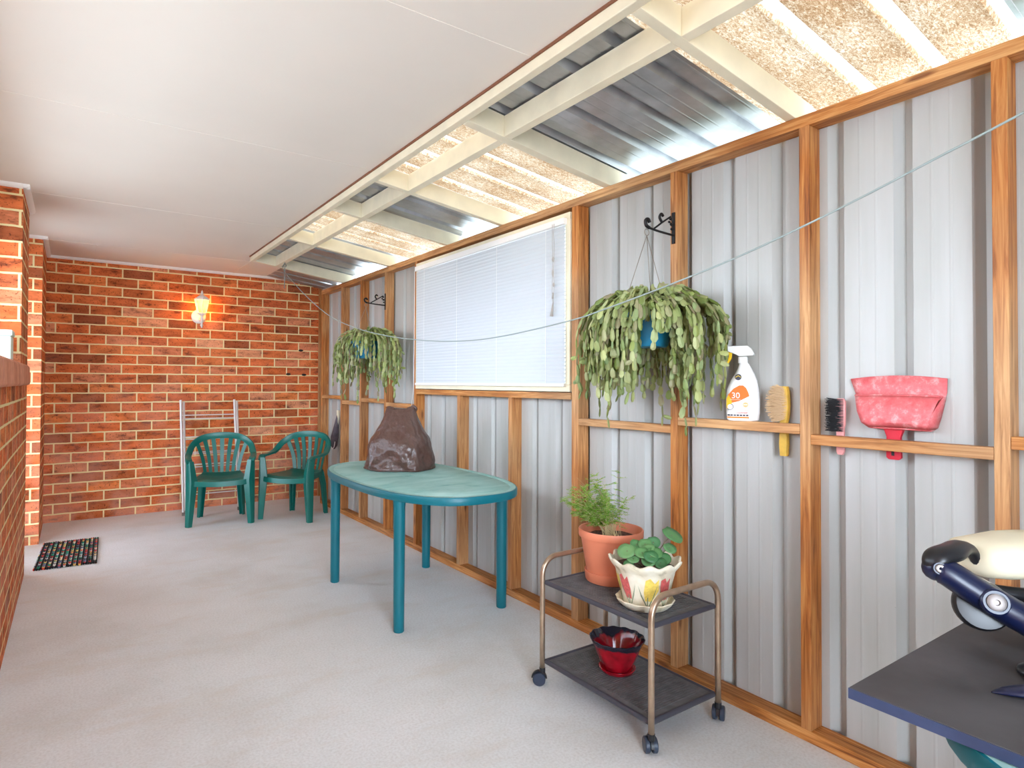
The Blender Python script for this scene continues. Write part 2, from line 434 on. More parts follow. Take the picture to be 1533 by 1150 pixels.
def empty(name, loc, rz=0, label=None, cat=None, group=None, kind=None):
    o = bpy.data.objects.new(name, None); COL.objects.link(o)
    o.location = loc; o.rotation_euler = (0, 0, rz); o.empty_display_size = .05
    tag(o, label, cat, group, kind); return o
def tag(o, label=None, cat=None, group=None, kind=None):
    if label: o['label'] = label
    if cat: o['category'] = cat
    if group: o['group'] = group
    if kind: o['kind'] = kind
    return o
def smooth_path(pts, n=6):
    P = [Vector(p) for p in pts]; out = []
    for i in range(len(P)-1):
        p0 = P[max(i-1, 0)]; p1 = P[i]; p2 = P[i+1]; p3 = P[min(i+2, len(P)-1)]
        for k in range(n):
            t = k/n
            out.append(.5*((2*p1)+(p2-p0)*t+(2*p0-5*p1+4*p2-p3)*t*t+(3*p1-p0-3*p2+p3)*t**3))
    out.append(P[-1]); return out
def copy_tree(o, parent=None):
    c = o.copy(); COL.objects.link(c)
    if parent is not None: c.parent = parent
    for ch in list(o.children): copy_tree(ch, c)
    return c
def text_part(name, body, size, M, material, parent):
    cu = bpy.data.curves.new(name, 'FONT'); cu.body = body; cu.size = size; cu.extrude = .0003; cu.align_x = 'CENTER'
    t = bpy.data.objects.new(name+'_src', cu); COL.objects.link(t)
    bpy.context.view_layer.update()
    me = bpy.data.meshes.new_from_object(t)
    bpy.data.objects.remove(t)
    me.transform(M); me.materials.clear(); me.materials.append(material)
    o = bpy.data.objects.new(name, me); COL.objects.link(o); o.parent = parent
    return o

# ------------------------------------------------------------------ room constants
ZC = 2.275            # ceiling
YB = 6.3375           # brick back wall
XS = 2.13             # inner face of the wall sheeting
XF = 2.06             # inner face of the timber frame
def raf_z(x): return 2.12+.14*(2.06-x)

# ---- floor
o = MB().box(-1.3, 2.35, -1.6, YB+.2, -.12, 0).build('floor', M_FLOOR); tag(o, kind='structure')

# ---- ceiling (cement sheet with cover strips)
m = MB()
m.box(-1.3, 1.2445, -1.12, 5.40, ZC, ZC+.02)
m.box(-1.3, 2.26, 5.40, YB+.1, ZC, ZC+.02)
ceil = m.build('ceiling', M_CEIL); tag(ceil, kind='structure')
m = MB()
for y in (1.565, 2.85, 4.28, 5.64):
    x1 = 1.24 if y < 5.3 else 1.9
    m.box(-.9, x1, y-.010, y+.010, ZC-.0012, ZC+.004)
m.box(.148, .160, 5.652, YB-.03, ZC-.0025, ZC+.004)
m.box(1.30, 1.312, 5.652, YB-.03, ZC-.0025, ZC+.004)
m.build('joint_strip', M_CEIL, ceil)

# ---- brick back wall
o = MB().box(-1.2, 2.30, YB, YB+.11, 0, ZC).build('wall_back', M_BRICK); tag(o, kind='structure')
# ---- brick left wall: sill wall, pier, door recess, return
XL = -.233
m = MB()
m.box(XL-.23, XL, -1.12, .7, 0, ZC)             # near pier, unseen, extended to keep side light off the right wall
m.box(XL-.23, XL, .7, 4.15, 0, 1.19)          # under the window
m.box(XL-.23, XL, 4.15, 4.73, 0, ZC)          # pier
m.box(-.43, -.19, 5.55, YB, 0, ZC)            # return beyond the door
o = m.build('wall_left', M_BRICK); tag(o, kind='structure')
# white door in the recess
d = empty('door_1', (-.42, 4.73, 0), kind='structure')
m = MB(); m.box(-.43, -.39, 4.79, 4.86, .02, 2.05); m.box(-.43, -.39, 5.42, 5.49, .02, 2.05); m.box(-.43, -.39, 4.86, 5.42, .02, .14); m.box(-.43, -.39, 4.86, 5.42, 1.97, 2.05)
m.build('door_leaf', M_WHITE, d, world=True)
MB().box(-.413, -.409, 4.86, 5.42, .14, 1.97).build('door_light_pane', thin_glass('light_admitting_glass', (.72, .73, .74)), d, world=True)  # unseen glazing added to let daylight into the far end
m = MB(); m.box(-.44, -.37, 4.73, 4.79, 0, 2.11); m.box(-.44, -.37, 5.49, 5.55, 0, 2.11); m.box(-.44, -.37, 4.79, 5.49, 2.05, 2.11)
m.build('door_frame', M_WHITE, d, world=True)
MB().box(-.44, -.36, 4.73, 5.55, 2.11, ZC).build('door_head', M_WHITE, d, world=True)
m = MB(); m.tube([(-.39, 4.86, 1.0), (-.35, 4.86, 1.0), (-.35, 4.95, 1.0)], .009); m.build('door_handle', M_CHROME, d, smooth=True, world=True)
# left window: frame, glass, brick-on-edge sill
w = empty('window_2', (-.36, 2.5, 1.2), kind='structure')
m = MB()
m.box(-.42, -.37, .7, 4.15, 1.25, 1.30); m.box(-.42, -.37, .7, 4.15, 1.98, 2.274)  # deep head panel, unseen, added to cut light on the ceiling
for y in (.70, 1.86, 2.98, 4.10): m.box(-.42, -.37, y, y+.05, 1.30, 1.98)
m.build('window_frame', M_WHITE, w, world=True)
MB().box(-.40, -.396, .75, 4.10, 1.30, 1.98).build('pane', thin_glass('light_dimming_glass', (.70, .70, .70)), w, world=True)  # no curtain here; the tint only sets how much daylight enters
def sill_mat():
    m, nt, b = mat('sill_brick')
    L = nt.links.new
    tc = N(nt, 'ShaderNodeTexCoord'); oi = N(nt, 'ShaderNodeNewGeometry')
    r = ramp(nt, [(0, lin(196, 120, 88)), (.5, lin(214, 146, 114)), (1, lin(204, 130, 106))]); L(oi.outputs['Random Per Island'], r.inputs['Fac'])
    n = N(nt, 'ShaderNodeTexNoise', i_Scale=30.0, i_Detail=5.0); L(tc.outputs['Object'], n.inputs['Vector'])
    r2 = ramp(nt, [(.3, (.82, .8, .78)), (.65, (1.05, 1.05, 1.05))]); L(n.outputs['Fac'], r2.inputs['Fac'])
    mx = N(nt, 'ShaderNodeMix', data_type='RGBA', blend_type='MULTIPLY'); mx.inputs['Factor'].default_value = 1
    L(r.outputs['Color'], mx.inputs['A']); L(r2.outputs['Color'], mx.inputs['B']); L(mx.outputs['Result'], b.inputs['Base Color'])
    b.inputs['Roughness'].default_value = .85
    return m
M_SILL = sill_mat()
m = MB()
y = .92
while y < 4.24:
    y1 = min(y+.078, 4.32)
    P = [(-.40, 1.22), (-.205, 1.178), (-.195, 1.188), (-.198, 1.280), (-.21, 1.292), (-.40, 1.318)]
    m.loft([[(px, yy, pz) for px, pz in P] for yy in (y, y1)])
    y += .086
m.build('sill', M_SILL, w, world=True, bevel=.005)
m = MB(); m.box(-.395, -.215, .93, 4.27, 1.19, 1.283)
m.build('sill_mortar', plain('mortar', lin(208, 186, 146), .9), w, world=True)

# ---- cornice (white quad mould)
def quad_run(mb, a, b, n):
    """quarter profile run a->b in plan, n = direction pointing into the room"""
    rings = []
    for p in (a, b):
        rings.append([(p[0], p[1], ZC), (p[0]+n[0]*.030, p[1]+n[1]*.030, ZC), (p[0]+n[0]*.026, p[1]+n[1]*.026, ZC-.012),
                      (p[0]+n[0]*.012, p[1]+n[1]*.012, ZC-.022), (p[0], p[1], ZC-.022)])
    mb.loft(rings)
m = MB(); quad_run(m, (-.19, YB), (2.2, YB), (0, -1)); o = m.build('trim_1', M_WHITE, smooth=40); tag(o, kind='structure')
m = MB(); quad_run(m, (-.19, YB), (-.19, 5.52), (1, 0)); quad_run(m, (-.36, 5.55), (-.16, 5.55), (0, -1))
quad_run(m, (XL, 4.76), (XL, 4.12), (1, 0)); quad_run(m, (-.45, 4.15), (-.203, 4.15), (0, -1))
o = m.build('trim_2', M_WHITE, smooth=40); tag(o, kind='structure')

# ---- right wall: ribbed painted sheet with the window opening
def rib_profile(y0, y1, phase=.80, pitch=.2):
    """(y, depth) of one sheet; flat pan with a narrow recess every pitch"""
    ys = []
    k = math.floor((y0-phase)/pitch)-1
    pts = []
    while phase+k*pitch < y1+pitch:
        b = phase+k*pitch
        pts += [(b, 0), (b+.004, .033), (b+.030, .033), (b+.053, 0), (b+.098, 0), (b+.101, -.0007), (b+.105, -.0007), (b+.108, 0),
                (b+.146, 0), (b+.149, -.0007), (b+.153, -.0007), (b+.156, 0)]
        k += 1
    def dep(y):
        for (a, da), (c, dc) in zip(pts, pts[1:]):
            if a <= y <= c: return da+(dc-da)*(y-a)/max(c-a, 1e-9)
        return 0
    inn = [p for p in pts if y0 < p[0] < y1]
    return [(y0, dep(y0))]+inn+[(y1, dep(y1))]
def wall_piece(mb, y0, y1, z0, z1):
    P = rib_profile(y0, y1); n = len(P)
    vs = []; fs = []
    for z in (z0, z1):
        for off in (0, .0012):
            vs += [(XS+d+off, y, z) for y, d in P]
    for i in range(n-1):
        fs.append((i, i+1, 2*n+i+1, 2*n+i)); fs.append((n+i+1, n+i, 3*n+i, 3*n+i+1))
        fs.append((i+1, i, n+i, n+i+1)); fs.append((2*n+i, 2*n+i+1, 3*n+i+1, 3*n+i))
    fs += [(0, 2*n, 3*n, n), (n-1, 2*n-1, 4*n-1, 3*n-1)]
    mb.add(vs, fs)
WY0, WY1, WZ0, WZ1 = 2.262, 3.900, 1.158, 2.060
m = MB()
wall_piece(m, -1.14, WY0, .001, 2.10); wall_piece(m, WY1, 5.93, .001, 2.10); m.box(2.20, 2.212, 5.90, YB, 0, 2.25); m.box(2.13, 2.212, 5.925, 5.93, 0, 2.10)
wall_piece(m, WY0, WY1, .001, WZ0); wall_piece(m, WY0, WY1, WZ1, 2.10)
o = m.build('wall_right', M_SHEET); tag(o, kind='structure')

e = MB().box(.70, 2.2, -1.17, -1.15, 0, 2.2).build('wall_front_baffle', M_SHEET); tag(e, kind='structure')  # unseen partition added to keep light off the near right wall

# ---- timber frame of the right wall
GS = 'pine wall studs'
studs = [  # y of far edge, thickness, z0, z1, label
    (5.930, .035, .04, 2.08, 'narrow pine stud, first one beside the brick wall'),
    (5.390, .035, .04, 2.08, 'pine stud just behind the far chair, second from the brick wall'),
    (4.945, .035, .04, 2.08, 'pine stud behind the small hanging plant, third from the brick wall'),
    (4.450, .035, .04, 2.08, 'pine stud that carries the small hanging plant bracket'),
    (3.935, .035, .04, 2.08, 'pine stud at the far side of the window with the blind'),
    (3.340, .035, .04, 1.12, 'short pine stud under the window, farther of the two'),
    (2.785, .035, .04, 1.12, 'short pine stud under the window, nearer the plant trolley'),
    (2.257, .048, .04, 2.08, 'thicker pine stud at the near side of the window'),
    (1.655, .035, .04, 2.08, 'pine stud behind the big hanging plant, carrying its bracket'),
    (1.114, .035, .04, 2.08, 'pine stud between the tan brush and the black brush'),
    (.588, .035, .04, 2.08, 'pine stud behind the black board, beside the red dustpan'),
]
for (y, t, z0, z1, lb) in studs:
    e = MB().box(0, .07, -t, 0, 0, z1-z0).build('pine_stud', M_WOOD_Z, bevel=.002)
    e.location = (XF, y, z0); tag(e, lb, 'stud', GS)
e = MB().box(0, .030, -.035, 0, 0, 2.235).build('corner_post', M_WOOD_Z, bevel=.002)
e.location = (2.168, YB-.002, .0); tag(e, 'thin pine post in the corner against the brick wall', 'post')
e = MB().box(0, .07, -1.14, 5.93, 0, .04).build('bottom_plate', M_WOOD_Y, bevel=.002); e.location = (XF, 0, 0)
tag(e, 'long pine plate lying along the floor under the metal wall', 'plate')
e = MB().box(0, .07, -1.14, 5.93, 0, .04).build('top_plate', M_WOOD_Y, bevel=.002); e.location = (XF, 0, 2.08)
tag(e, 'long pine plate along the top of the metal wall', 'plate')
GG = 'pine rails between the studs'
rails = [(5.390, 5.895, 1.079, 'short pine rail between the first two studs by the brick wall'),
         (4.945, 5.355, 1.038, 'short pine rail second from the brick wall, set lower'),
         (4.450, 4.910, 1.069, 'short pine rail below the small hanging plant'),
         (3.935, 4.415, 1.045, 'short pine rail just above the brown vinyl cover'),
         (1.655, 2.209, 1.030, 'pine rail under the big hanging plant'),
         (1.114, 1.620, 1.064, 'pine rail holding the spray bottle and tan brush'),
         (.588, 1.079, 1.032, 'pine rail holding the red dustpan and black brush'),
         (-.05, .553, 1.064, 'pine rail cut off at the edge beyond the red dustpan')]
for (y0, y1, zt, lb) in rails:
    e = MB().box(0, .035, y0+.0005, y1-.0005, -.034, 0).build('pine_rail', M_WOOD_Y, bevel=.002); e.location = (XF+.001, 0, zt)
    tag(e, lb, 'rail', GG)
e = MB().box(-.004, .07, WY0-.004, WY1, -.034, 0).build('sill_rail', M_WOOD_Y, bevel=.002); e.location = (XF, 0, WZ0-.004)
tag(e, 'pine rail running under the window with the blind', 'rail')

# ---- window with venetian blind
w = empty('window_1', (2.09, 3.08, WZ0), kind='structure')
m = MB()
f = .035
for (y0, y1, z0, z1) in ((WY0, WY1, WZ0, WZ0+f), (WY0, WY1, WZ1-f, WZ1), (WY0, WY0+f, WZ0+f, WZ1-f), (WY1-f, WY1, WZ0+f, WZ1-f)):
    m.box(2.052, 2.165, y0, y1, z0, z1)
m.box(2.13, 2.15, 3.16, 3.20, WZ0+f, WZ1-f)
m.build('window_frame', M_CREAM, w, world=True, bevel=.003)
MB().box(2.138, 2.142, WY0+f, WY1-f, WZ0+f, WZ1-f).build('pane', M_GLASS, w, world=True)
bl = empty('venetian_blind', (2.055, 3.08, WZ0+.03), label='white venetian blind hanging closed over the window', cat='blind')
by0, by1, bz0, bz1 = WY0+.022, WY1-.022, WZ0+.03, WZ1-.028
MB().box(2.030, 2.062, by0, by1, bz1-.032, bz1).build('head_rail', M_WHITE, bl, world=True, bevel=.002)
m = MB(); ns = 41
for i in range(ns):
    z = bz0+.016+(bz1-.045-bz0-.016)*i/(ns-1)
    a = math.radians(72-7*max(0, (ns*.55-i)/(ns*.55))+R.uniform(-1.5, 1.5))
    ca, sa = math.cos(a)*.0125, math.sin(a)*.0125
    P = []
    for t in (-1, -.5, 0, .5, 1):
        bow = .0022*(1-t*t)
        P.append((2.046-t*ca-bow*math.sin(a), z-t*sa+bow*math.cos(a)))
    dz = R.uniform(-.0008, .0008)
    rings = [[(px, yy, pz+dz) for px, pz in P] for yy in (by0+.004, by1-.004)]
    m.loft(rings, caps=False, closed=False)
m.build('slats', M_SLAT, bl, smooth=True, world=True)
MB().box(2.034, 2.058, by0+.003, by1-.003, bz0-.004, bz0+.012).build('bottom_rail', M_WHITE, bl, world=True, bevel=.003)
for yy in (by0+.14, by0+.58, by0+1.02, by1-.14):
    m = MB()
    m.tube([(2.031, yy, bz0), (2.031, yy, bz1-.03), (2.060, yy, bz1-.025), (2.060, yy, bz0)], .0009, 5)
    m.build('ladder_cord', M_WHITE, bl, world=True)
M_PULL = plain('pull_cord', lin(172, 164, 156), .7)
m = MB()
yc = by0+.072
for k, s in enumerate((-.004, .004)):
    pts = [(2.024, yc+s+R.uniform(-.004, .004), bz1-.02-.05*i) for i in range(9)]
    m.tube(pts, .0013, 5)
m.ball((2.024, yc, bz1-.2), (.005, .009, .014)); m.ball((2.024, yc+.002, bz1-.27), (.004, .007, .02)); m.ball((2.024, yc-.004, bz1-.33), (.004, .006, .012))
m.tube([(2.024, yc, bz1-.42), (2.024, yc+.012, bz1-.49)], [.003, .009], 8); m.tube([(2.024, yc+.003, bz1-.37), (2.024, yc+.003, bz1-.40)], [.003, .006], 8)
m.build('pull_cord', M_PULL, bl, smooth=True, world=True)
m = MB(); m.tube([(2.026, by1-.01, bz1-.03), (2.024, by1-.006, bz0-.02), (2.02, by1+.02, bz0-.16)], .002, 6)
m.build('tilt_cord', M_WHITE, bl, smooth=True, world=True)

# ---- roof: fascia, rafters, blocking, sheets
FX0, FX1, FZ = 1.245, 1.279, 2.2295
m = MB(); m.box(FX0, FX1, -1.1, 5.385, FZ, 2.315)
o = m.build('fascia_board', M_CREAM, bevel=.003); tag(o, 'long cream fascia board along the edge of the white ceiling', 'board')
m = MB(); m.box(FX0-.006, FX0-.0005, -1.1, 5.385, ZC-.010, ZC-.0005)
m.build('gap_strip', plain('brown_gap', lin(128, 82, 58), .8), o)  # solid brown strip standing in for the gap between ceiling and fascia
rafs = [(5.385, .04, 'cream rafter at the far end of the skylights, nearest the brick wall'),
        (4.405, .035, 'cream rafter second from the brick wall'),
        (3.507, .035, 'cream rafter above the far end of the window'),
        (2.886, .038, 'cream rafter above the middle of the window'),
        (2.040, .045, 'cream rafter above the near end of the window'),
        (1.161, .036, 'cream rafter over the spray bottle, nearest in view'),
        (.20, .036, None)]
for i, (y, t, lb) in enumerate(rafs):
    if lb is None: continue
    xa, xb = FX1, 2.18
    za, zb = raf_z(xa), raf_z(xb)
    h = .088
    P = [(xa, za), (2.058, raf_z(2.058)), (2.06, 2.121), (2.13, 2.121), (xb, 2.118), (xb, zb+h), (xa, za+h)]
    m = MB(); m.loft([[(px, yy, pz) for px, pz in P] for yy in (y-t, y)])
    o = m.build('rafter', M_CREAM, bevel=.002); tag(o, lb, 'rafter', 'cream rafters of the lean-to roof')
blk = ['cream block between the two rafters nearest the brick wall', 'cream block between the second and third rafters from the brick wall',
       'cream block between the third and fourth rafters', 'cream block below the bright sheet above the near end of the window',
       'longest cream block, above the big hanging plant', 'cream block at the top edge, nearest in view']
for i in range(6):
    y1 = rafs[i][0]-rafs[i][1]-.0005; y0 = rafs[i+1][0]+.0005 if i < 5 else -1.1
    xa, xb = 1.449, 1.484
    P = [(xa, raf_z(xa)), (xb, raf_z(xb)), (xb, raf_z(xb)+.086), (xa, raf_z(xa)+.086)]
    m = MB(); m.loft([[(px, yy, pz) for px, pz in P] for yy in (y0, y1)])
    o = m.build('roof_block', M_CREAM, bevel=.002); tag(o, blk[i], 'block', 'cream blocks between the rafters')

SLOPE = math.atan(.14)
def roof_sheet(y0, y1, name, material, phase, label, cat, x0=1.16, x1=2.36, lift=0):
    """ribbed sheet in its own frame: local x down the slope, ribs up"""
    P = []
    b = phase
    while b > y0: b -= .2
    pts = []
    while b < y1+.2:
        pts += [(b, 0), (b+.014, .028), (b+.040, .028), (b+.054, 0), (b+.10, 0), (b+.103, .0008), (b+.107, .0008), (b+.11, 0), (b+.146, 0), (b+.149, .0008), (b+.153, .0008), (b+.156, 0)]; b += .2
    def dep(y):
        for (a, da), (c, dc) in zip(pts, pts[1:]):
            if a <= y <= c: return da+(dc-da)*(y-a)/max(c-a, 1e-9)
        return 0
    P = [(y0, dep(y0))]+[p for p in pts if y0 < p[0] < y1]+[(y1, dep(y1))]
    L = (x1-x0)/math.cos(SLOPE)
    xs = [0, L*.33, L*.66, L]
    vs = []; fs = []; n = len(P)
    for x in xs: vs += [(x, y, d) for y, d in P]
    for i in range(len(xs)-1):
        for j in range(n-1): fs.append((i*n+j, i*n+j+1, (i+1)*n+j+1, (i+1)*n+j))
    e = MB().add(vs, fs).build(name, material)
    e.location = (x0, 0, raf_z(x0)+.093+lift); e.rotation_euler = (0, SLOPE, 0)
    tag(e, label, cat, 'roof sheets of the lean-to'); return e
ph = .737
roof_sheet(-1.14, .562, 'steel_roof_sheet', M_ZINC, ph, 'grey steel roof sheet cut off at the top corner', 'roof sheet')
roof_sheet(.556, 1.275, 'translucent_roof_sheet', M_FIBRE, ph, 'large translucent roof sheet with brown stains, nearest in view', 'roof sheet', lift=.003)
roof_sheet(1.268, 2.035, 'steel_roof_sheet', M_ZINC, ph, 'grey steel roof sheet above the big hanging plant', 'roof sheet')
roof_sheet(2.028, 2.866, 'translucent_roof_sheet', M_FIBRE, ph, 'translucent stained roof sheet above the near half of the window', 'roof sheet', lift=.003)
roof_sheet(2.860, 3.490, 'steel_roof_sheet', M_ZINC, ph, 'grey steel roof sheet above the far half of the window', 'roof sheet')
roof_sheet(3.484, 4.390, 'translucent_roof_sheet', M_FIBRE, ph, 'translucent roof sheet nearest the brick wall', 'roof sheet', lift=.003)
roof_sheet(4.384, 6.3, 'steel_roof_sheet', M_ZINC, ph, 'grey steel roof sheet nearest the brick wall', 'roof sheet')

# ------------------------------------------------------------------ wall lantern
def lantern():
    t = empty('wall_lantern', (1.0, YB, 1.83), label='lit white coach lantern with amber glass on the brick wall', cat='wall lamp')
    cx, cy = 1.008, YB-.115
    m = MB()
    M = Matrix.Translation((cx-.01, YB, 1.825)) @ Matrix.Rotation(PI/2, 4, 'X')
    prof = [(.001, .0), (.062, .0), (.066, .006), (.058, .014), (.044, .018), (.030, .024), (.001, .026)]
    rings = [[M @ Vector((r*math.cos(2*PI*k/24), r*math.sin(2*PI*k/24), z)) for k in range(24)] for r, z in prof]
    m.loft(rings, caps=False); m.build('back_plate', M_WHITE, t, smooth=40, world=True)
    m = MB(); m.tube(smooth_path([(cx-.01, YB-.02, 1.815), (cx-.006, YB-.06, 1.78), (cx, cy, 1.785), (cx, cy, 1.83)]), .008, 8)
    m.lathe([(.001, -.115), (.006, -.112), (.009, -.1), (.013, -.092), (.016, -.088), (.009, -.078), (.01, -.06), (.013, -.04), (.011, -.01), (.014, .0)], (cx, cy, 1.825), 16)
    m.lathe([(.014, 0), (.024, .008), (.036, .014), (.040, .02), (.036, .024), (.001, .024)], (cx, cy, 1.825), 16)
    m.build('arm', M_WHITE, t, smooth=40, world=True)
    z0, z1 = 1.849, 1.975
    def hexr(r, z): return [(cx+r*math.cos(PI/6+k*PI/3), cy+r*math.sin(PI/6+k*PI/3), z) for k in range(6)]
    gm, nt, b = mat('amber_glass')
    out = nt.nodes['Material Output']
    tr = N(nt, 'ShaderNodeBsdfTransparent'); tr.inputs['Color'].default_value = (.95, .58, .12, 1)
    tl = N(nt, 'ShaderNodeBsdfTranslucent'); tl.inputs['Color'].default_value = (.95, .60, .14, 1)
    ms = N(nt, 'ShaderNodeMixShader'); ms.inputs[0].default_value = .45
    nt.links.new(tr.outputs[0], ms.inputs[1]); nt.links.new(tl.outputs[0], ms.inputs[2]); nt.links.new(ms.outputs[0], out.inputs['Surface']); nt.nodes.remove(b)
    MB().loft([hexr(.036, z0), hexr(.064, z1)], caps=False).build('glass', gm, t, world=True)
    m = MB()
    a = hexr(.038, z0); c = hexr(.067, z1)
    for k in range(6):
        m.tube([a[k], c[k]], .004, 6); m.tube([c[k], c[(k+1) % 6]], .0045, 6); m.tube([a[k], a[(k+1) % 6]], .0035, 6)
        m.ball((c[k][0], c[k][1], c[k][2]+.008), .006, 8, 5)
    m.build('cage', M_WHITE, t, smooth=40, world=True)
    m = MB(); m.loft([hexr(.066, z1), hexr(.060, z1+.012), hexr(.042, z1+.030), hexr(.018, z1+.044), hexr(.010, z1+.050)], caps=True)
    m.lathe([(.009, .05), (.014, .058), (.008, .066), (.010, .074), (.001, .092)], (cx, cy, z1), 12)
    m.build('cap', M_WHITE, t, smooth=40, world=True)
    bm_, nt, b = mat('lit_bulb')
    b.inputs['Emission Color'].default_value = (1, .78, .35, 1); b.inputs['Emission Strength'].default_value = 1.6
    m = MB(); m.ball((cx, cy, 1.93), (.017, .017, .028), 12, 8); m.build('bulb', bm_, t, smooth=True, world=True)
    ld = bpy.data.lights.new('lantern_light', 'POINT'); ld.energy = 2.4; ld.color = (1, .66, .30); ld.shadow_soft_size = .03
    lo = bpy.data.objects.new('lantern_light', ld); COL.objects.link(lo); lo.location = (cx, cy-.0, 1.93)
lantern()

# dark wall plugs in the far bricks
for px, pz, lb in ((1.985, 1.535, 'dark oval wall plug in the brick wall, highest of three'), (1.857, 1.285, 'dark wall plug in the brick wall, lower left of three'), (2.02, 1.28, 'dark wall plug in the brick wall beside the corner post, lower right of three')):
    m = MB(); m.lathe([(.001, .004), (.010, .005), (.018, .003), (.020, 0)], (0, 0, 0), 14)
    e = m.build('wall_plug', M_IRON, smooth=True); e.location = (px, YB, pz); e.rotation_euler = (PI/2, 0, 0); e.scale = (1.25, .6, 1)
    tag(e, lb, 'plug', 'wall plugs in the brick')

# ------------------------------------------------------------------ clothes airer
t = empty('clothes_airer', (1.08, 6.1, 0), label='folded silver clothes airer leaning on the brick wall behind the chair', cat='clothes airer')
for k, (xa, xb, yb, yt, zt) in enumerate(((.842, 1.315, 6.03, 6.27, 1.03), (.872, 1.345, 6.10, 6.30, 1.015))):
    def pt(x, z): return (x, yb+(yt-yb)*z/zt, z)
    m = MB()
    m.tube([pt(xa, .0), pt(xa, zt)], .0108, 8); m.tube([pt(xb, .0), pt(xb, zt)], .0108, 8); m.tube([pt(xa, zt*.995), pt(xb, zt*.995)], .0001, 3)
    fr = m.build('frame', M_ALU, t, smooth=40, world=True)
    for z in ((.89, .69, .55, .44, .26) if k == 0 else (.855, .665, .53, .41, .165)):
        m = MB(); m.tube([pt(xa, z), pt(xb, z)], .005, 6); m.build('rung', M_ALU, fr, smooth=40, world=True)
M_CAP = plain('grey_cap', lin(120, 110, 104), .6)
for x in (.842, 1.315, .872, 1.345):
    m = MB(); m.box(x-.011, x+.011, (6.02 if x in (.842, 1.315) else 6.09), (6.042 if x in (.842, 1.315) else 6.112), 0, .03)
    m.build('foot_cap', M_CAP, t, world=True)

# ------------------------------------------------------------------ folded umbrella between the studs
t = empty('folded_umbrella', (2.095, 5.6, .56), label='folded dark umbrella with pale handle hung between studs beside the brick wall', cat='umbrella')
M_UMB = plain('umbrella_cloth', lin(84, 70, 76), .6, noise_amt=.4, noise_scale=20)
m = MB(); m.tube([(2.10, 5.555, .90), (2.095, 5.58, .80), (2.09, 5.615, .68), (2.088, 5.63, .60), (2.088, 5.62, .565)], [.010, .022, .036, .034, .008], 14)
m.build('canopy', M_UMB, t, smooth=True, world=True)
m = MB(); m.tube([(2.10, 5.565, .80), (2.102, 5.552, .935)], [.006, .017], 10); m.build('handle', M_PADC, t, smooth=True, world=True)
m = MB(); m.tube(smooth_path([(2.078, 5.66, .585), (2.072, 5.63, .565), (2.072, 5.58, .59), (2.075, 5.565, .64)]), .004, 6); m.build('strap', M_ALU, t, smooth=True, world=True)

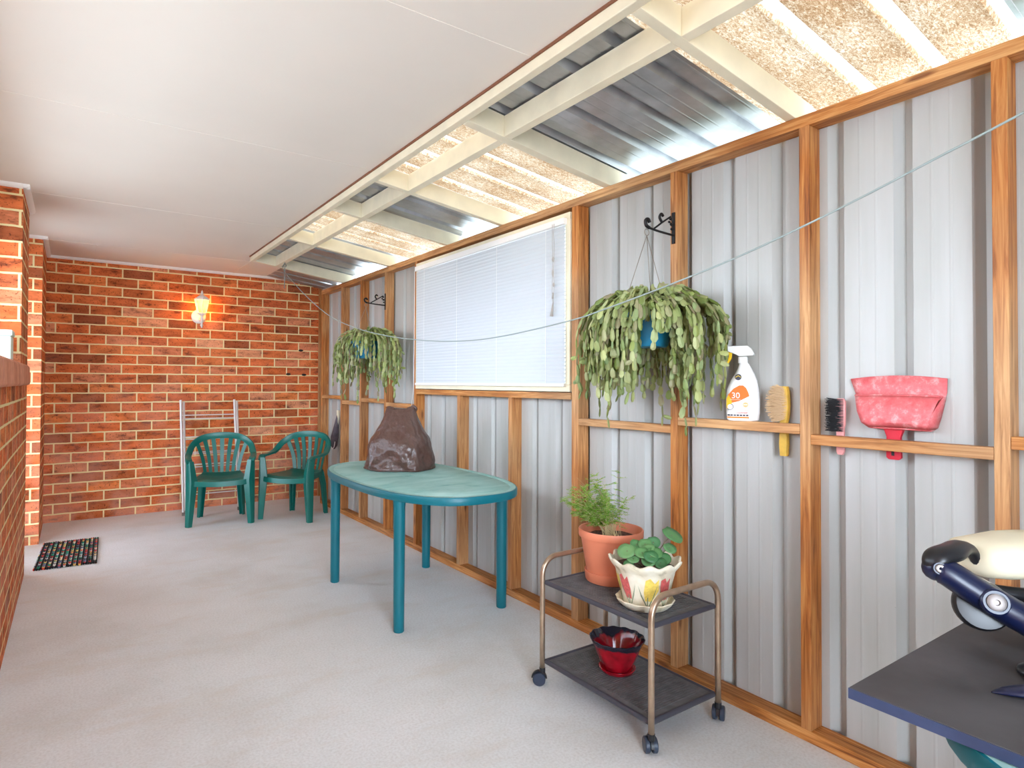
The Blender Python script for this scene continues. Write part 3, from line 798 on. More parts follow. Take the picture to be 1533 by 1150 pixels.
# ------------------------------------------------------------------ plastic armchairs
def make_chair():
    t = empty('plastic_armchair', (0, 0, 0))
    # rail: arm - back - arm, one continuous band
    ctrl = [(-.256, -.212, .520), (-.268, -.18, .550), (-.278, -.08, .556), (-.280, .03, .572), (-.258, .12, .640), (-.19, .175, .694), (-.10, .20, .716), (0, .207, .722)]
    ctrl = ctrl+[(-x, y, z) for x, y, z in ctrl[:-1]][::-1]
    path = smooth_path(ctrl, 5)
    m = MB(); rings = []
    n = len(path)
    for i, p in enumerate(path):
        d = (path[min(i+1, n-1)]-path[max(i-1, 0)]).normalized()
        s = abs(i/(n-1)-.5)*2            # 0 at the back, 1 at the arm tips
        out = Vector((p.x, p.y+.05, 0)).normalized()
        tilt = 1-min(1, max(0, (s-.35)/.3))   # band stands up behind, lies flat on the arms
        u = (out*(1-tilt)+Vector((0, 0, 1))*tilt); u = (u-d*u.dot(d)).normalized()
        wv = d.cross(u)
        hw = .027; th = .009
        ring = []
        for a, b in ((-1, -1), (-.6, -1.3), (.6, -1.3), (1, -1), (1, 1), (.6, 1.3), (-.6, 1.3), (-1, 1)):
            ring.append(p+u*hw*a+wv*th*b)
        rings.append(ring)
    m.loft(rings); rail = m.build('arm_rail', M_GREEN, t, smooth=50)
    # back: fan of slats and a bottom bar
    m = MB()
    def rail_at(x):
        best = min((q for q in path if q.y > .02), key=lambda q: abs(q.x-x)); return best
    ns = 7
    for k in range(ns):
        f = (k-(ns-1)/2)/((ns-1)/2)
        a = Vector((f*.142, .165, .375)); tp = rail_at(f*.222); b = Vector((tp.x*1.0, tp.y-.002, tp.z-.008))
        mid = (a+b)/2+Vector((f*-.012, .016, -.0))
        pp = smooth_path([a, mid, b], 5)
        rr = []
        for i, p in enumerate(pp):
            w = .0150+.005*i/(len(pp)-1)
            sx = Vector((math.cos(f*.5), -math.sin(f*.5), 0))
            rr.append([p+sx*w+Vector((0, -.004, 0)), p+sx*w+Vector((0, .004, 0)), p-sx*w+Vector((0, .004, 0)), p-sx*w+Vector((0, -.004, 0))])
        m.loft(rr)
    m.build('back_slats', M_GREEN, t, smooth=40)
    # seat: dished shell with rolled front
    m = MB()
    nx, ny = 13, 12
    def sp(i, j, off=0):
        u = i/(nx-1)*2-1; v = j/(ny-1)
        y = -.225+v*.40
        w = .225-.06*v
        z = .385-.018*(1-u*u)*(math.sin(PI*min(1, v*1.02)))+.006*u*u
        if v < .1: z -= .03*(1-v/.1)**2
        if v > .9: z += .01
        y -= .018*(1-u*u)*(1-v)
        return (u*w, y, z+off)
    vs = [sp(i, j) for j in range(ny) for i in range(nx)]+[sp(i, j, -.012) for j in range(ny) for i in range(nx)]
    fs = []
    o2 = nx*ny
    for j in range(ny-1):
        for i in range(nx-1):
            a = j*nx+i
            fs.append((a, a+1, a+nx+1, a+nx)); fs.append((o2+a, o2+a+nx, o2+a+nx+1, o2+a+1))
    for i in range(nx-1):
        fs.append((i+1, i, o2+i, o2+i+1)); a = (ny-1)*nx+i; fs.append((a, a+1, o2+a+1, o2+a))
    for j in range(ny-1):
        a = j*nx; fs.append((a, a+nx, o2+a+nx, o2+a)); a = j*nx+nx-1; fs.append((a+nx, a, o2+a, o2+a+nx))
    m.add(vs, fs)
    # apron round the seat
    ap = smooth_path([(-.165, .172, .372), (-.20, .0, .368), (-.228, -.19, .362), (-.19, -.235, .355), (0, -.252, .348), (.19, -.235, .355), (.228, -.19, .362), (.20, .0, .368), (.165, .172, .372)], 4)
    rr = []
    for i, p in enumerate(ap):
        d = (ap[min(i+1, len(ap)-1)]-ap[max(i-1, 0)]).normalized(); wv = d.cross(Vector((0, 0, 1))).normalized()
        rr.append([p+wv*.005+Vector((0, 0, .02)), p+wv*.007-Vector((0, 0, .022)), p-wv*.002-Vector((0, 0, .022)), p-wv*.005+Vector((0, 0, .02))])
    m.loft(rr)
    m.build('seat', M_GREEN, t, smooth=45)
    # legs: channel section, tapering
    def leg(top, kn, foot, w0, w1, w2):
        m = MB(); rings = []
        ctr = Vector((0, -.02, 0))
        for p, w in ((foot, w2), ((Vector(foot)*.5+Vector(kn)*.5), (w1+w2)/2), (kn, w1), (top, w0)):
            p = Vector(p); out = Vector((p.x, p.y+.02, 0)); out = Vector((math.copysign(.75, p.x), math.copysign(.66, p.y), 0)); sd = Vector((-out.y, out.x, 0))
            q = []
            for a, b in ((1, 0), (.85, .45), (.0, .55), (-.12, .42), (.5, .25), (.62, 0), (.5, -.25), (-.12, -.42), (.0, -.55), (.85, -.45)):
                q.append(p+out*(a-.5)*w+sd*b*w*1.25)
            rings.append(q)
        m.loft(rings); return m
    for s in (-1, 1):
        leg((s*.260, -.198, .540), (s*.246, -.205, .37), (s*.264, -.214, .0), .044, .068, .040).build('leg', M_GREEN, t, smooth=40)
        leg((s*.155, .155, .385), (s*.175, .168, .28), (s*.192, .190, .0), .050, .050, .036).build('leg', M_GREEN, t, smooth=40)
    return t
ch = make_chair()
ch.location = (1.09, 5.675, 0); ch.rotation_euler.z = math.radians(-12)
ch.scale = (.93, .97, 1)
tag(ch, 'green plastic armchair in front of the clothes airer', 'chair', 'green plastic armchairs by the brick wall')
c2 = copy_tree(ch); c2.location = (1.70, 5.475, 0); c2.rotation_euler.z = math.radians(-49)
tag(c2, 'green plastic armchair in the corner beside the metal wall, turned to the table', 'chair', 'green plastic armchairs by the brick wall')

# ------------------------------------------------------------------ oval plastic table
def superell(hx, hy, n=2.6, k=64):
    out = []
    for i in range(k):
        a = 2*PI*i/k; c, s = math.cos(a), math.sin(a)
        out.append((hx*math.copysign(abs(c)**(2/n), c), hy*math.copysign(abs(s)**(2/n), s)))
    return out
def make_table(legs):
    t = empty('oval_table', (0, 0, 0))
    hx, hy, H = .386, .757, .672
    m = MB()
    def ring(d, z): return [(x, y, z) for x, y in superell(hx-d, hy-d)]
    m.cur = 0
    m.loft([ring(.012, H-.040), ring(.002, H-.038), ring(0, H-.034), ring(0, H-.006), ring(.003, H-.001), ring(.008, H)], caps=False)
    m.loft([ring(.012, H-.040), ring(.02, H-.014)], caps=False)
    m.cur = 1
    m.loft([ring(.008, H), ring(.030, H-.0005), ring(.034, H-.004), ring(.040, H-.004), ring(.044, H-.001), ring(.18, H-.001)], capstart=False, capend=True)
    m.cur = 0
    m.loft([ring(.02, H-.014), ring(.18, H-.014)], capstart=False, capend=True)
    m.build('tabletop', [M_TEAL, M_TTOP], t, smooth=40)
    MB().lathe([(.03, 0), (.028, .0018), (.012, .0018), (.009, .001), (.0005, .001)], (0, 0, H-.001), 20).build('hole_cap', M_TTOP, t, smooth=40)
    for x, y in legs:
        m = MB()
        def rr(r, z, lean=0): return [(x+r*math.cos(2*PI*k/20), y+r*math.sin(2*PI*k/20), z) for k in range(20)]
        m.loft([rr(.024, 0), rr(.0265, .004), rr(.027, .10), rr(.0285, .60), rr(.0305, .615), rr(.031, H-.013)])
        m.build('leg', M_TEAL, t, smooth=40)
    return t
LG = [(-.309, -.445), (-.303, .43), (.294, -.455), (.297, .388)]
tb = make_table(LG); tb.location = (1.630, 3.113, 0)
tag(tb, 'oval green plastic table with pale faded top under the window', 'table', 'green plastic tables')
tb2 = copy_tree(tb); tb2.location = (1.33, -.325, 0)
tag(tb2, 'green plastic table under the black board, only a sliver of edge showing', 'table', 'green plastic tables')

# ------------------------------------------------------------------ brown vinyl cover on the table
def vinyl():
    m_, nt, b = mat('brown_vinyl')
    L = nt.links.new
    b.inputs['Base Color'].default_value = c4(lin(82, 55, 47)); b.inputs['Roughness'].default_value = .36; b.inputs['Specular IOR Level'].default_value = .7; b.inputs['Coat Weight'].default_value = .08
    tc = N(nt, 'ShaderNodeTexCoord'); n = N(nt, 'ShaderNodeTexNoise', i_Scale=14.0, i_Detail=3.0); L(tc.outputs['Object'], n.inputs['Vector'])
    bp = N(nt, 'ShaderNodeBump', i_Strength=.6, i_Distance=.03); L(n.outputs['Fac'], bp.inputs['Height']); L(bp.outputs['Normal'], b.inputs['Normal'])
    cx, cy = 1.70, 3.425
    t = empty('vinyl_cover', (cx, cy, .6765), label='crumpled brown vinyl cover standing tent-like on the oval table', cat='cover')
    # direction across the view and towards it, so the ridge runs like the photograph's
    key = [(0, .212, .190), (.018, .211, .189), (.06, .203, .183), (.11, .194, .174), (.155, .184, .162), (.185, .172, .150), (.215, .152, .130), (.26, .130, .100), (.31, .106, .068), (.342, .094, .044), (.360, .086, .026), (.363, .070, .016), (.356, .045, .008)]
    ang = math.radians(-40)
    def prof(z_i):
        i = min(int(z_i), len(key)-2); f_ = z_i-i
        return [key[i][q]+(key[i+1][q]-key[i][q])*f_ for q in range(3)]
    nn = 144; nr = 49; rings = []
    def ridged(p): return 1-abs(noise.noise(p))*2.2
    for i in range(nr):
        z, a, bb = prof(i/(nr-1)*(len(key)-1)); f = z/.363; ring = []
        for k in range(nn):
            th = 2*PI*k/nn
            c, s = math.cos(th), math.sin(th)
            e = .80
            x = a*math.copysign(abs(c)**e, c); y = bb*math.copysign(abs(s)**e, s)
            low = max(0, 1-f*1.35); mid = math.exp(-((z-.17)/.05)**2)
            P = Vector((c*1.5, s*1.5, z*6))
            w = 1+low*(.035*math.sin(6*th+1+z*14)+.05*noise.noise(P*1.3))+.035*noise.noise(P*2+Vector((5, 2, 1)))
            cr = ridged(P*2.3+Vector((3, 7, 1)))*.5+ridged(P*4.1)*.3
            w += .075*(cr-.4)*(1 if z > .02 else .3)*(.6+.5*low)
            w += .03*mid*max(0, math.cos(2*(th-.6)))
            zz = z
            if i == 0: zz = .001
            if z > .30: zz += .016*abs(math.cos(th))**3*min(1, (z-.30)/.05)-.010*max(0, math.sin(th*2))*min(1, (z-.30)/.05)
            if 0 < i < 5: zz += .010*max(0, math.sin(3*th+.5))*(1-i/5)
            X = x*w; Y = y*w
            ring.append((X*math.cos(ang)-Y*math.sin(ang), X*math.sin(ang)+Y*math.cos(ang), zz))
        rings.append(ring)
    m = MB(); m.loft(rings, capstart=False, capend=True)
    o = m.build('shell', m_, t, smooth=True)
    # drawcord ear at the top corner and hem
    m = MB(); e = Vector((math.cos(ang), math.sin(ang), 0))
    q = e*.078
    m.tube(smooth_path([(q.x, q.y, .33), (q.x*1.25, q.y*1.25, .362), (q.x*1.0, q.y*1.0, .378), (q.x*.8, q.y*.8, .36)]), .009, 8)
    m.build('top_ear', m_, t, smooth=True)
    m = MB(); m.tube([rings[0][k] for k in range(nn)], .004, 6, closed=True); m.build('hem', m_, t, smooth=True)
vinyl()

# ------------------------------------------------------------------ braided door mat
def mat_rug():
    M_, nt, b = mat('braided_rag')
    L = nt.links.new
    tc = N(nt, 'ShaderNodeTexCoord')
    sp = N(nt, 'ShaderNodeSeparateXYZ'); L(tc.outputs['Object'], sp.inputs[0])
    a = N(nt, 'ShaderNodeMath', operation='MULTIPLY'); L(sp.outputs['X'], a.inputs[0]); a.inputs[1].default_value = 1/.0135
    f = N(nt, 'ShaderNodeMath', operation='FLOOR'); L(a.outputs[0], f.inputs[0])
    a2 = N(nt, 'ShaderNodeMath', operation='MULTIPLY_ADD'); L(sp.outputs['Y'], a2.inputs[0]); a2.inputs[1].default_value = 1/.024
    h = N(nt, 'ShaderNodeMath', operation='MULTIPLY'); L(f.outputs[0], h.inputs[0]); h.inputs[1].default_value = .37; L(h.outputs[0], a2.inputs[2])
    f2 = N(nt, 'ShaderNodeMath', operation='FLOOR'); L(a2.outputs[0], f2.inputs[0])
    cb = N(nt, 'ShaderNodeCombineXYZ'); L(f.outputs[0], cb.inputs['X']); L(f2.outputs[0], cb.inputs['Y'])
    wn = N(nt, 'ShaderNodeTexWhiteNoise', noise_dimensions='2D'); L(cb.outputs[0], wn.inputs['Vector'])
    r = ramp(nt, [(0, lin(26, 28, 30)), (.22, lin(214, 62, 56)), (.38, lin(30, 150, 118)), (.54, lin(226, 190, 110)), (.66, lin(110, 116, 146)), (.8, lin(214, 206, 200)), (.9, lin(54, 50, 54))], 'CONSTANT')
    L(wn.outputs['Value'], r.inputs['Fac'])
    md = N(nt, 'ShaderNodeMath', operation='MODULO'); L(f.outputs[0], md.inputs[0]); md.inputs[1].default_value = 2
    ab = N(nt, 'ShaderNodeMath', operation='ABSOLUTE'); L(md.outputs[0], ab.inputs[0])
    mx = N(nt, 'ShaderNodeMix', data_type='RGBA'); L(ab.outputs[0], mx.inputs['Factor'])
    mx.inputs['A'].default_value = c4(lin(26, 26, 28)); L(r.outputs['Color'], mx.inputs['B'])
    L(mx.outputs['Result'], b.inputs['Base Color']); b.inputs['Roughness'].default_value = .95
    m = MB()
    n = 25
    for k in range(n):
        x = (k-(n-1)/2)*.0135
        e = .018*math.sin(PI*(k % 4)/4+.5)
        y0, y1 = -.355-e*.5, .345+e*.5
        pts = [(x, y0+(y1-y0)*i/36, .007+.0012*math.sin(i*2.2+k)) for i in range(37)]
        m.tube(pts, .0072, 6)
    o = m.build('door_mat', M_, smooth=True); o.location = (-.004, 5.145, 0); o.rotation_euler.z = math.radians(-2.5); o.scale = (1.02, 1.04, 1)
    tag(o, 'black braided rag mat with coloured flecks on the concrete by the doorway', 'mat')
mat_rug()

# ------------------------------------------------------------------ box on the window sill
t = empty('mint_container', (-.30, 4.03, 1.305), label='pale mint lidded container standing on the brick window sill', cat='container')
M_MINT = plain('mint_plastic', lin(214, 236, 226), .4)
MB().box(-.345, -.262, 3.955, 4.10, 1.306, 1.435).build('body', M_MINT, t, world=True, bevel=.008)
MB().box(-.350, -.257, 3.950, 4.105, 1.435, 1.466).build('lid', M_MINT, t, world=True, bevel=.006)

# ------------------------------------------------------------------ trolley
def trolley():
    x0, x1, y0, y1 = 1.568, 1.921, 1.336, 1.886
    t = empty('plant_trolley', ((x0+x1)/2, (y0+y1)/2, 0), label='two-tier brass tube trolley with dark mesh shelves by the metal wall', cat='trolley')
    for y in (y0, y1):
        H = .503; r = .07; pts = [(x0, y, .062), (x0, y, .2), (x0, y, H-r)]
        pts += [(x0+r-r*math.cos(a), y, H-r+r*math.sin(a)) for a in [PI/2*i/7 for i in range(1, 8)]]
        pts += [(x1-r+r*math.sin(a), y, H-r+r*math.cos(a)) for a in [PI/2*i/7 for i in range(0, 8)]]
        pts += [(x1, y, .2), (x1, y, .062)]
        m = MB(); m.tube(pts, .0105, 12, up=(0, 1, 0)); m.build('end_frame', M_BRASS, t, smooth=True, world=True)
    for z in (.415, .103):
        m = MB()
        a, b, c, d = x0+.010, x1-.010, y0+.012, y1-.012
        m.box(a+.008, b-.008, c+.008, d-.008, z-.012, z-.003)
        # woven surface as fine cross ribs
        k = c+.03
        while k < d-.03:
            m.box(a+.03, b-.03, k, k+.005, z-.0035, z-.0007); k += .0105
        sh = m.build('shelf', M_TRAY, t, world=True)
        m = MB()
        m.tube([(a, c, z-.008), (b, c, z-.008), (b, d, z-.008), (a, d, z-.008)], .001, 4, closed=True)
        for (p, q) in (((a, c), (b, c)), ((b, c), (b, d)), ((b, d), (a, d)), ((a, d), (a, c))):
            m.tube([(p[0], p[1], z-.009), (q[0], q[1], z-.009)], .0095, 10)
        m.build('rolled_edge', M_TRAYEDGE, sh, smooth=50, world=True)
    for i, (x, y) in enumerate(((x0, y0), (x1, y0), (x0, y1), (x1, y1))):
        ang = (1.0, .5, 2.4, 1.9)[i]
        m = MB()
        M = Matrix.Translation((x, y, .026)) @ Matrix.Rotation(ang, 4, 'Z') @ Matrix.Rotation(PI/2, 4, 'X')
        for zo in (-.021, .004):
            rings = [[M @ Vector((r*math.cos(2*PI*k/20)+.012, r*math.sin(2*PI*k/20), zo+zz)) for k in range(20)] for r, zz in ((.012, 0), (.022, 0), (.0255, .003), (.0255, .014), (.022, .017), (.008, .0175))]
            m.loft(rings)
        wh = m.build('caster', M_CASTER, t, smooth=40, world=True)
        m = MB()
        rings = [[M @ Vector((r*math.cos(PI*k/10)+.012, r*math.sin(PI*k/10), zo)) for k in range(11)]+[M @ Vector(((r-.005)*math.cos(PI*k/10)+.012, (r-.005)*math.sin(PI*k/10), zo)) for k in range(10, -1, -1)] for zo, r in ((-.005, .031), (.005, .031))]
        m.loft(rings)
        m.tube([(x, y, .048), (x, y, .068)], .012, 12)
        m.build('hood', M_BLACK, wh, smooth=40, world=True)
trolley()

# ------------------------------------------------------------------ pots
def terracotta():
    c = (1.803, 1.742, .4155)
    t = empty('fern_pot', c, label='terracotta plastic pot with a feathery asparagus fern on the trolley top shelf', cat='potted plant')
    m = MB()
    m.lathe([(.001, .004), (.094, .004), (.0965, .03), (.098, .045), (.106, .09), (.118, .165), (.1195, .172), (.1265, .174), (.128, .178), (.1285, .200), (.126, .204), (.122, .203), (.119, .196), (.115, .165), (.11, .15)], (0, 0, 0), 48)
    m.build('pot', M_TERRA, t, smooth=35)
    m = MB(); m.lathe([(.001, 0), (.098, 0), (.101, .004), (.105, .036), (.1045, .040), (.100, .040), (.099, .036)], (0, 0, 0), 48); m.build('saucer', M_TERRA, t, smooth=35)
    def wob(r, z, a): return (r, z+.006*noise.noise(Vector((r*40*math.cos(a), r*40*math.sin(a), 0))))
    m = MB(); m.lathe([(.115, .166)]+[(.115*(1-i/8)+.001, .168+.006*i/8) for i in range(9)], (0, 0, 0), 32, wob=wob); m.build('soil', M_SOIL, t, smooth=True)
    stems = MB(); need = MB(); RR = random.Random(3)
    def needles(p, d, ln):
        side = d.cross(Vector((0, 0, 1))); side = side.normalized() if side.length > 1e-4 else Vector((1, 0, 0))
        n_ = max(5, int(ln/.0042))
        for i in range(n_):
            q = p+d*(ln*i/n_)
            for s in (-1, 1):
                dd = (side*s*RR.uniform(.6, 1)+d*RR.uniform(.3, .9)+Vector((0, 0, RR.uniform(-.3, .4)))).normalized()
                L = RR.uniform(.009, .018); w = dd.cross(Vector((RR.uniform(-1, 1), RR.uniform(-1, 1), 1))).normalized()*.0011
                need.add([q+w, q-w, q+dd*L], [(0, 1, 2)])
    left = Vector((-.66, .75, 0))
    for k in range(44):
        a = RR.uniform(0, 2*PI); base = Vector((.035*math.cos(a)*RR.random(), .035*math.sin(a)*RR.random(), .17))
        if k < 33: h = (left*RR.uniform(.5, 2.2)+Vector((RR.uniform(-.3, .3), RR.uniform(-.3, .3), 0)))
        else: h = Vector((RR.uniform(-.5, .5), RR.uniform(-.7, .5), 0))*1.0
        h.x = min(h.x, .65)
        ln = RR.uniform(.16, .29)
        p = base; d = (Vector((0, 0, 1))+h*.28).normalized(); path = [p.copy()]
        steps = 12
        for s in range(steps):
            p = p+d*ln/steps; d = (d+h*.07+Vector((0, 0, -.055 if s > 4 else 0))).normalized(); path.append(p.copy())
        stems.tube(path, [.0016*(1-.8*i/steps) for i in range(steps+1)], 4)
        if k % 6 == 5: continue
        for s in range(4, steps):
            for b in range(3):
                pd = (path[s]-path[s-1]).normalized()
                rd = Vector((RR.uniform(-1, 1), RR.uniform(-1, 1), RR.uniform(-.35, .35)))
                dd = (rd-pd*rd.dot(pd)*.5+h*.5).normalized(); L = RR.uniform(.025, .06)*(1.1-.5*s/steps)
                stems.tube([path[s], path[s]+dd*L], .0005, 3)
                needles(path[s], dd, L)
    for k in range(14):
        a = RR.uniform(0, 2*PI); r_ = RR.uniform(0, .045)
        b = Vector((r_*math.cos(a), r_*math.sin(a), .168)); stems.tube([b, b+Vector((RR.uniform(-.025, .025), RR.uniform(-.025, .025), RR.uniform(.05, .1)))], .0014, 4)
    stems.build('stems', M_FERNSTEM, t); need.build('fronds', M_FERN, t)
terracotta()

def tulip_pot():
    c = (1.692, 1.470, .4155)
    t = empty('ceramic_planter', c, label='cream ceramic pot painted with tulips, holding a round-leaved plant', cat='potted plant')
    m_, nt, b = mat('hand_painted_glaze')
    L = nt.links.new
    b.inputs['Roughness'].default_value = .35
    tc = N(nt, 'ShaderNodeTexCoord')
    n = N(nt, 'ShaderNodeTexNoise', i_Scale=22.0, i_Detail=5.0); L(tc.outputs['Object'], n.inputs['Vector'])
    r = ramp(nt, [(.3, lin(176, 166, 134)), (.44, lin(226, 216, 190)), (.7, lin(240, 234, 214))]); L(n.outputs['Fac'], r.inputs['Fac']); L(r.outputs['Color'], b.inputs['Base Color'])
    bp = N(nt, 'ShaderNodeBump', i_Strength=.5, i_Distance=.006); L(n.outputs['Fac'], bp.inputs['Height']); L(bp.outputs['Normal'], b.inputs['Normal'])
    nw = 11
    def wob(r_, z, a):
        f = max(0, (z-.135)/.03)
        return (r_*(1+.035*f*math.cos(nw*a)), z+.006*f*math.cos(nw*a))
    m = MB()
    m.lathe([(.001, .008), (.070, .008), (.074, .012), (.084, .055), (.096, .100), (.104, .132), (.108, .138), (.118, .150), (.124, .160), (.124, .166), (.118, .168), (.112, .160), (.104, .14), (.098, .12)], (0, 0, 0), 88, wob)
    m.build('pot', m_, t, smooth=50)
    m = MB()
    def wob2(r_, z, a): return (r_*(1+.02*math.cos(14*a)*(1 if z > .012 else 0)), z)
    m.lathe([(.001, 0), (.074, 0), (.080, .003), (.096, .020), (.101, .028), (.098, .031), (.093, .026), (.078, .009), (.001, .007)], (0, 0, 0), 70, wob2)
    m.build('saucer', m_, t, smooth=50)
    # painted flowers, slightly raised on the glaze
    def wallr(z): 
        P = [(.008, .070), (.012, .074), (.055, .084), (.100, .096), (.132, .104)]
        for (z0, r0), (z1, r1) in zip(P, P[1:]):
            if z0 <= z <= z1: return r0+(r1-r0)*(z-z0)/(z1-z0)
        return .104
    def patch(mb, a0, z0, pts, off=.0012):
        """polygon (du metres round, dz) fan mapped onto the pot side"""
        V = []
        for u, z in pts:
            rr = wallr(z0+z)+off; a = a0+u/rr; V.append((rr*math.cos(a), rr*math.sin(a), z0+z))
        cu = sum(p[0] for p in pts)/len(pts); cz = sum(p[1] for p in pts)/len(pts)
        rr = wallr(z0+cz)+off+.0012; a = a0+cu/rr
        V.append((rr*math.cos(a), rr*math.sin(a), z0+cz)); k = len(pts)
        mb.add(V, [(i, (i+1) % k, k) for i in range(k)])
    view = math.atan2(-1.470, -1.692)
    cols = [lin(204, 96, 92), lin(236, 206, 96), lin(206, 104, 98), lin(236, 206, 96), lin(204, 96, 92), lin(228, 196, 92), lin(204, 96, 92)]
    M_F = [plain('painted_petals_pink', cols[0], .4, noise_amt=.25, noise_scale=120), plain('painted_petals_yellow', cols[1], .4, noise_amt=.15, noise_scale=120)]
    M_LEAFP = plain('painted_leaves', lin(132, 146, 116), .45, noise_amt=.3, noise_scale=90)
    for k in range(7):
        a0 = view+(k-3)*2*PI/8+.1
        m = MB(); lean = .010*(1 if k % 2 else -1); G = 1.3
        patch(m, a0, .042, [(G*x, G*y) for x, y in [(-.008+lean*.2, 0), (.010+lean*.2, 0), (.019+lean, .03), (.017+lean*1.2, .062), (.006+lean*1.2, .050), (-.004+lean, .064), (-.016+lean, .058), (-.016+lean*.6, .025)]])
        fl = m.build('painted_tulip', M_F[k % 2], t, smooth=True)
        m = MB()
        patch(m, a0, .014, [(0, 0), (.004, 0), (-.020, .050), (-.034, .085), (-.022, .045)])
        patch(m, a0, .014, [(0, 0), (.004, 0), (.022, .045), (.034, .09), (.018, .045)])
        patch(m, a0, .014, [(-.001, 0), (.002, 0), (.002, .044), (-.001, .044)])
        m.build('painted_stalk', M_LEAFP, fl)
    def wobs(r_, z, a): return (r_, z+.005*noise.noise(Vector((r_*50*math.cos(a), r_*50*math.sin(a), 3))))
    m = MB(); m.lathe([(.102*(1-i/8)+.001, .138+.005*i/8) for i in range(9)], (0, 0, 0), 32, wobs); m.build('soil', M_SOIL, t, smooth=True)
    right = Vector((.656, -.755, 0)); tow = Vector((-.755, -.656, 0)); up = Vector((0, 0, 1))
    st = MB(); lv = MB(); RR = random.Random(11)
    leaves = [(-.062, .03, .050, .034, -.5), (-.040, .05, .030, .022, -.3), (-.01, .045, .052, .026, .2), (.012, .052, .026, .024, .1), (.034, .04, .055, .026, .6), (.052, .045, .020, .023, .6), (.0, .0, .072, .024, 0), (-.03, -.01, .066, .022, -.2),
              (.092, -.01, .106, .040, .9), (.084, .0, .062, .024, .7), (.03, -.02, .075, .024, .4), (-.055, .06, .012, .018, -.6), (.02, .06, .045, .025, .3), (.065, .02, .03, .024, .6), (.012, .03, .064, .022, -.3)]
    for (u, v, z, r_, tl) in leaves:
        p = right*u+tow*v+up*(.145+z)
        st.tube(smooth_path([(right*u+tow*v)*.25+up*.14, (right*u+tow*v)*.7+up*(.142+z*.75), p], 4), .0018, 5)
        nrm = (up*.7+tow*.65+right*tl*.5+Vector((RR.uniform(-.25, .25), RR.uniform(-.25, .25), 0))).normalized()
        e1 = (right-nrm*right.dot(nrm)).normalized(); e2 = nrm.cross(e1); V = [p-nrm*.002]; k = 18
        for ring_ in (.5, 1):
            for i in range(k):
                a = 2*PI*i/k; q = r_*ring_*(1-.16*(math.cos(a-PI/2-tl) > .93))
                cup = .10*r_*(ring_**2)*(1+.8*math.sin(3*a)*.4)
                V.append(p+e1*q*math.cos(a)*1.0+e2*q*math.sin(a)*.92+nrm*cup)
        F = [(0, 1+i, 1+(i+1) % k) for i in range(k)]+[(1+i, 1+k+i, 1+k+(i+1) % k, 1+(i+1) % k) for i in range(k)]
        lv.add(V, F)
    st.build('leaf_stalks', plain('violet_stalk', lin(120, 110, 84), .6), t, smooth=True)
    o = lv.build('leaves', M_VIOLET, t, smooth=True); sd = o.modifiers.new('thick', 'SOLIDIFY'); sd.thickness = .0014
tulip_pot()

def red_pot():
    c = (1.742, 1.650, .1035)
    t = empty('red_pot', c, label='empty red and black glazed pot on the trolley lower shelf', cat='pot')
    m_, nt, b = mat('red_black_glaze')
    L = nt.links.new
    b.inputs['Roughness'].default_value = .12; b.inputs['Coat Weight'].default_value = .6
    tc = N(nt, 'ShaderNodeTexCoord'); sp = N(nt, 'ShaderNodeSeparateXYZ'); L(tc.outputs['Object'], sp.inputs[0])
    n = N(nt, 'ShaderNodeTexNoise', i_Scale=16.0, i_Detail=2.0); L(tc.outputs['Object'], n.inputs['Vector'])
    ma = N(nt, 'ShaderNodeMath', operation='MULTIPLY_ADD'); L(n.outputs['Fac'], ma.inputs[0]); ma.inputs[1].default_value = .09; L(sp.outputs['Z'], ma.inputs[2])
    r = ramp(nt, [(.146, (0, 0, 0)), (.156, (1, 1, 1))]); L(ma.outputs[0], r.inputs['Fac'])
    r2 = ramp(nt, [(.3, lin(120, 8, 22)), (.6, lin(178, 16, 36))]); L(n.outputs['Fac'], r2.inputs['Fac'])
    mx = N(nt, 'ShaderNodeMix', data_type='RGBA'); L(r.outputs['Color'], mx.inputs['Factor']); L(r2.outputs['Color'], mx.inputs['A']); mx.inputs['B'].default_value = c4(lin(38, 36, 48))
    v = N(nt, 'ShaderNodeTexVoronoi', i_Scale=12.0); L(tc.outputs['Object'], v.inputs['Vector'])
    rv = ramp(nt, [(.0, (0, 0, 0)), (.9, (0, 0, 0)), (.93, (1, 1, 1))]); L(n.outputs['Fac'], rv.inputs['Fac'])
    L(mx.outputs['Result'], b.inputs['Base Color'])
    def wob(r_, z, a):
        f = max(0, (z-.09)/.035)
        return (r_*(1+.008*f*math.cos(14*a)), z+.0014*f*math.cos(14*a))
    m = MB(); m.lathe([(.001, .012), (.052, .012), (.056, .016), (.070, .050), (.088, .094), (.100, .118), (.1035, .123), (.1045, .127), (.101, .128), (.094, .118), (.080, .092), (.062, .05), (.048, .022), (.001, .020)], (0, 0, 0), 72, wob)
    m.build('pot', m_, t, smooth=50)
    m = MB(); m.lathe([(.001, 0), (.056, 0), (.062, .003), (.068, .013), (.069, .017), (.066, .018), (.060, .012), (.052, .010), (.001, .010)], (0, 0, 0), 48)
    m.build('saucer', m_, t, smooth=50)
red_pot()

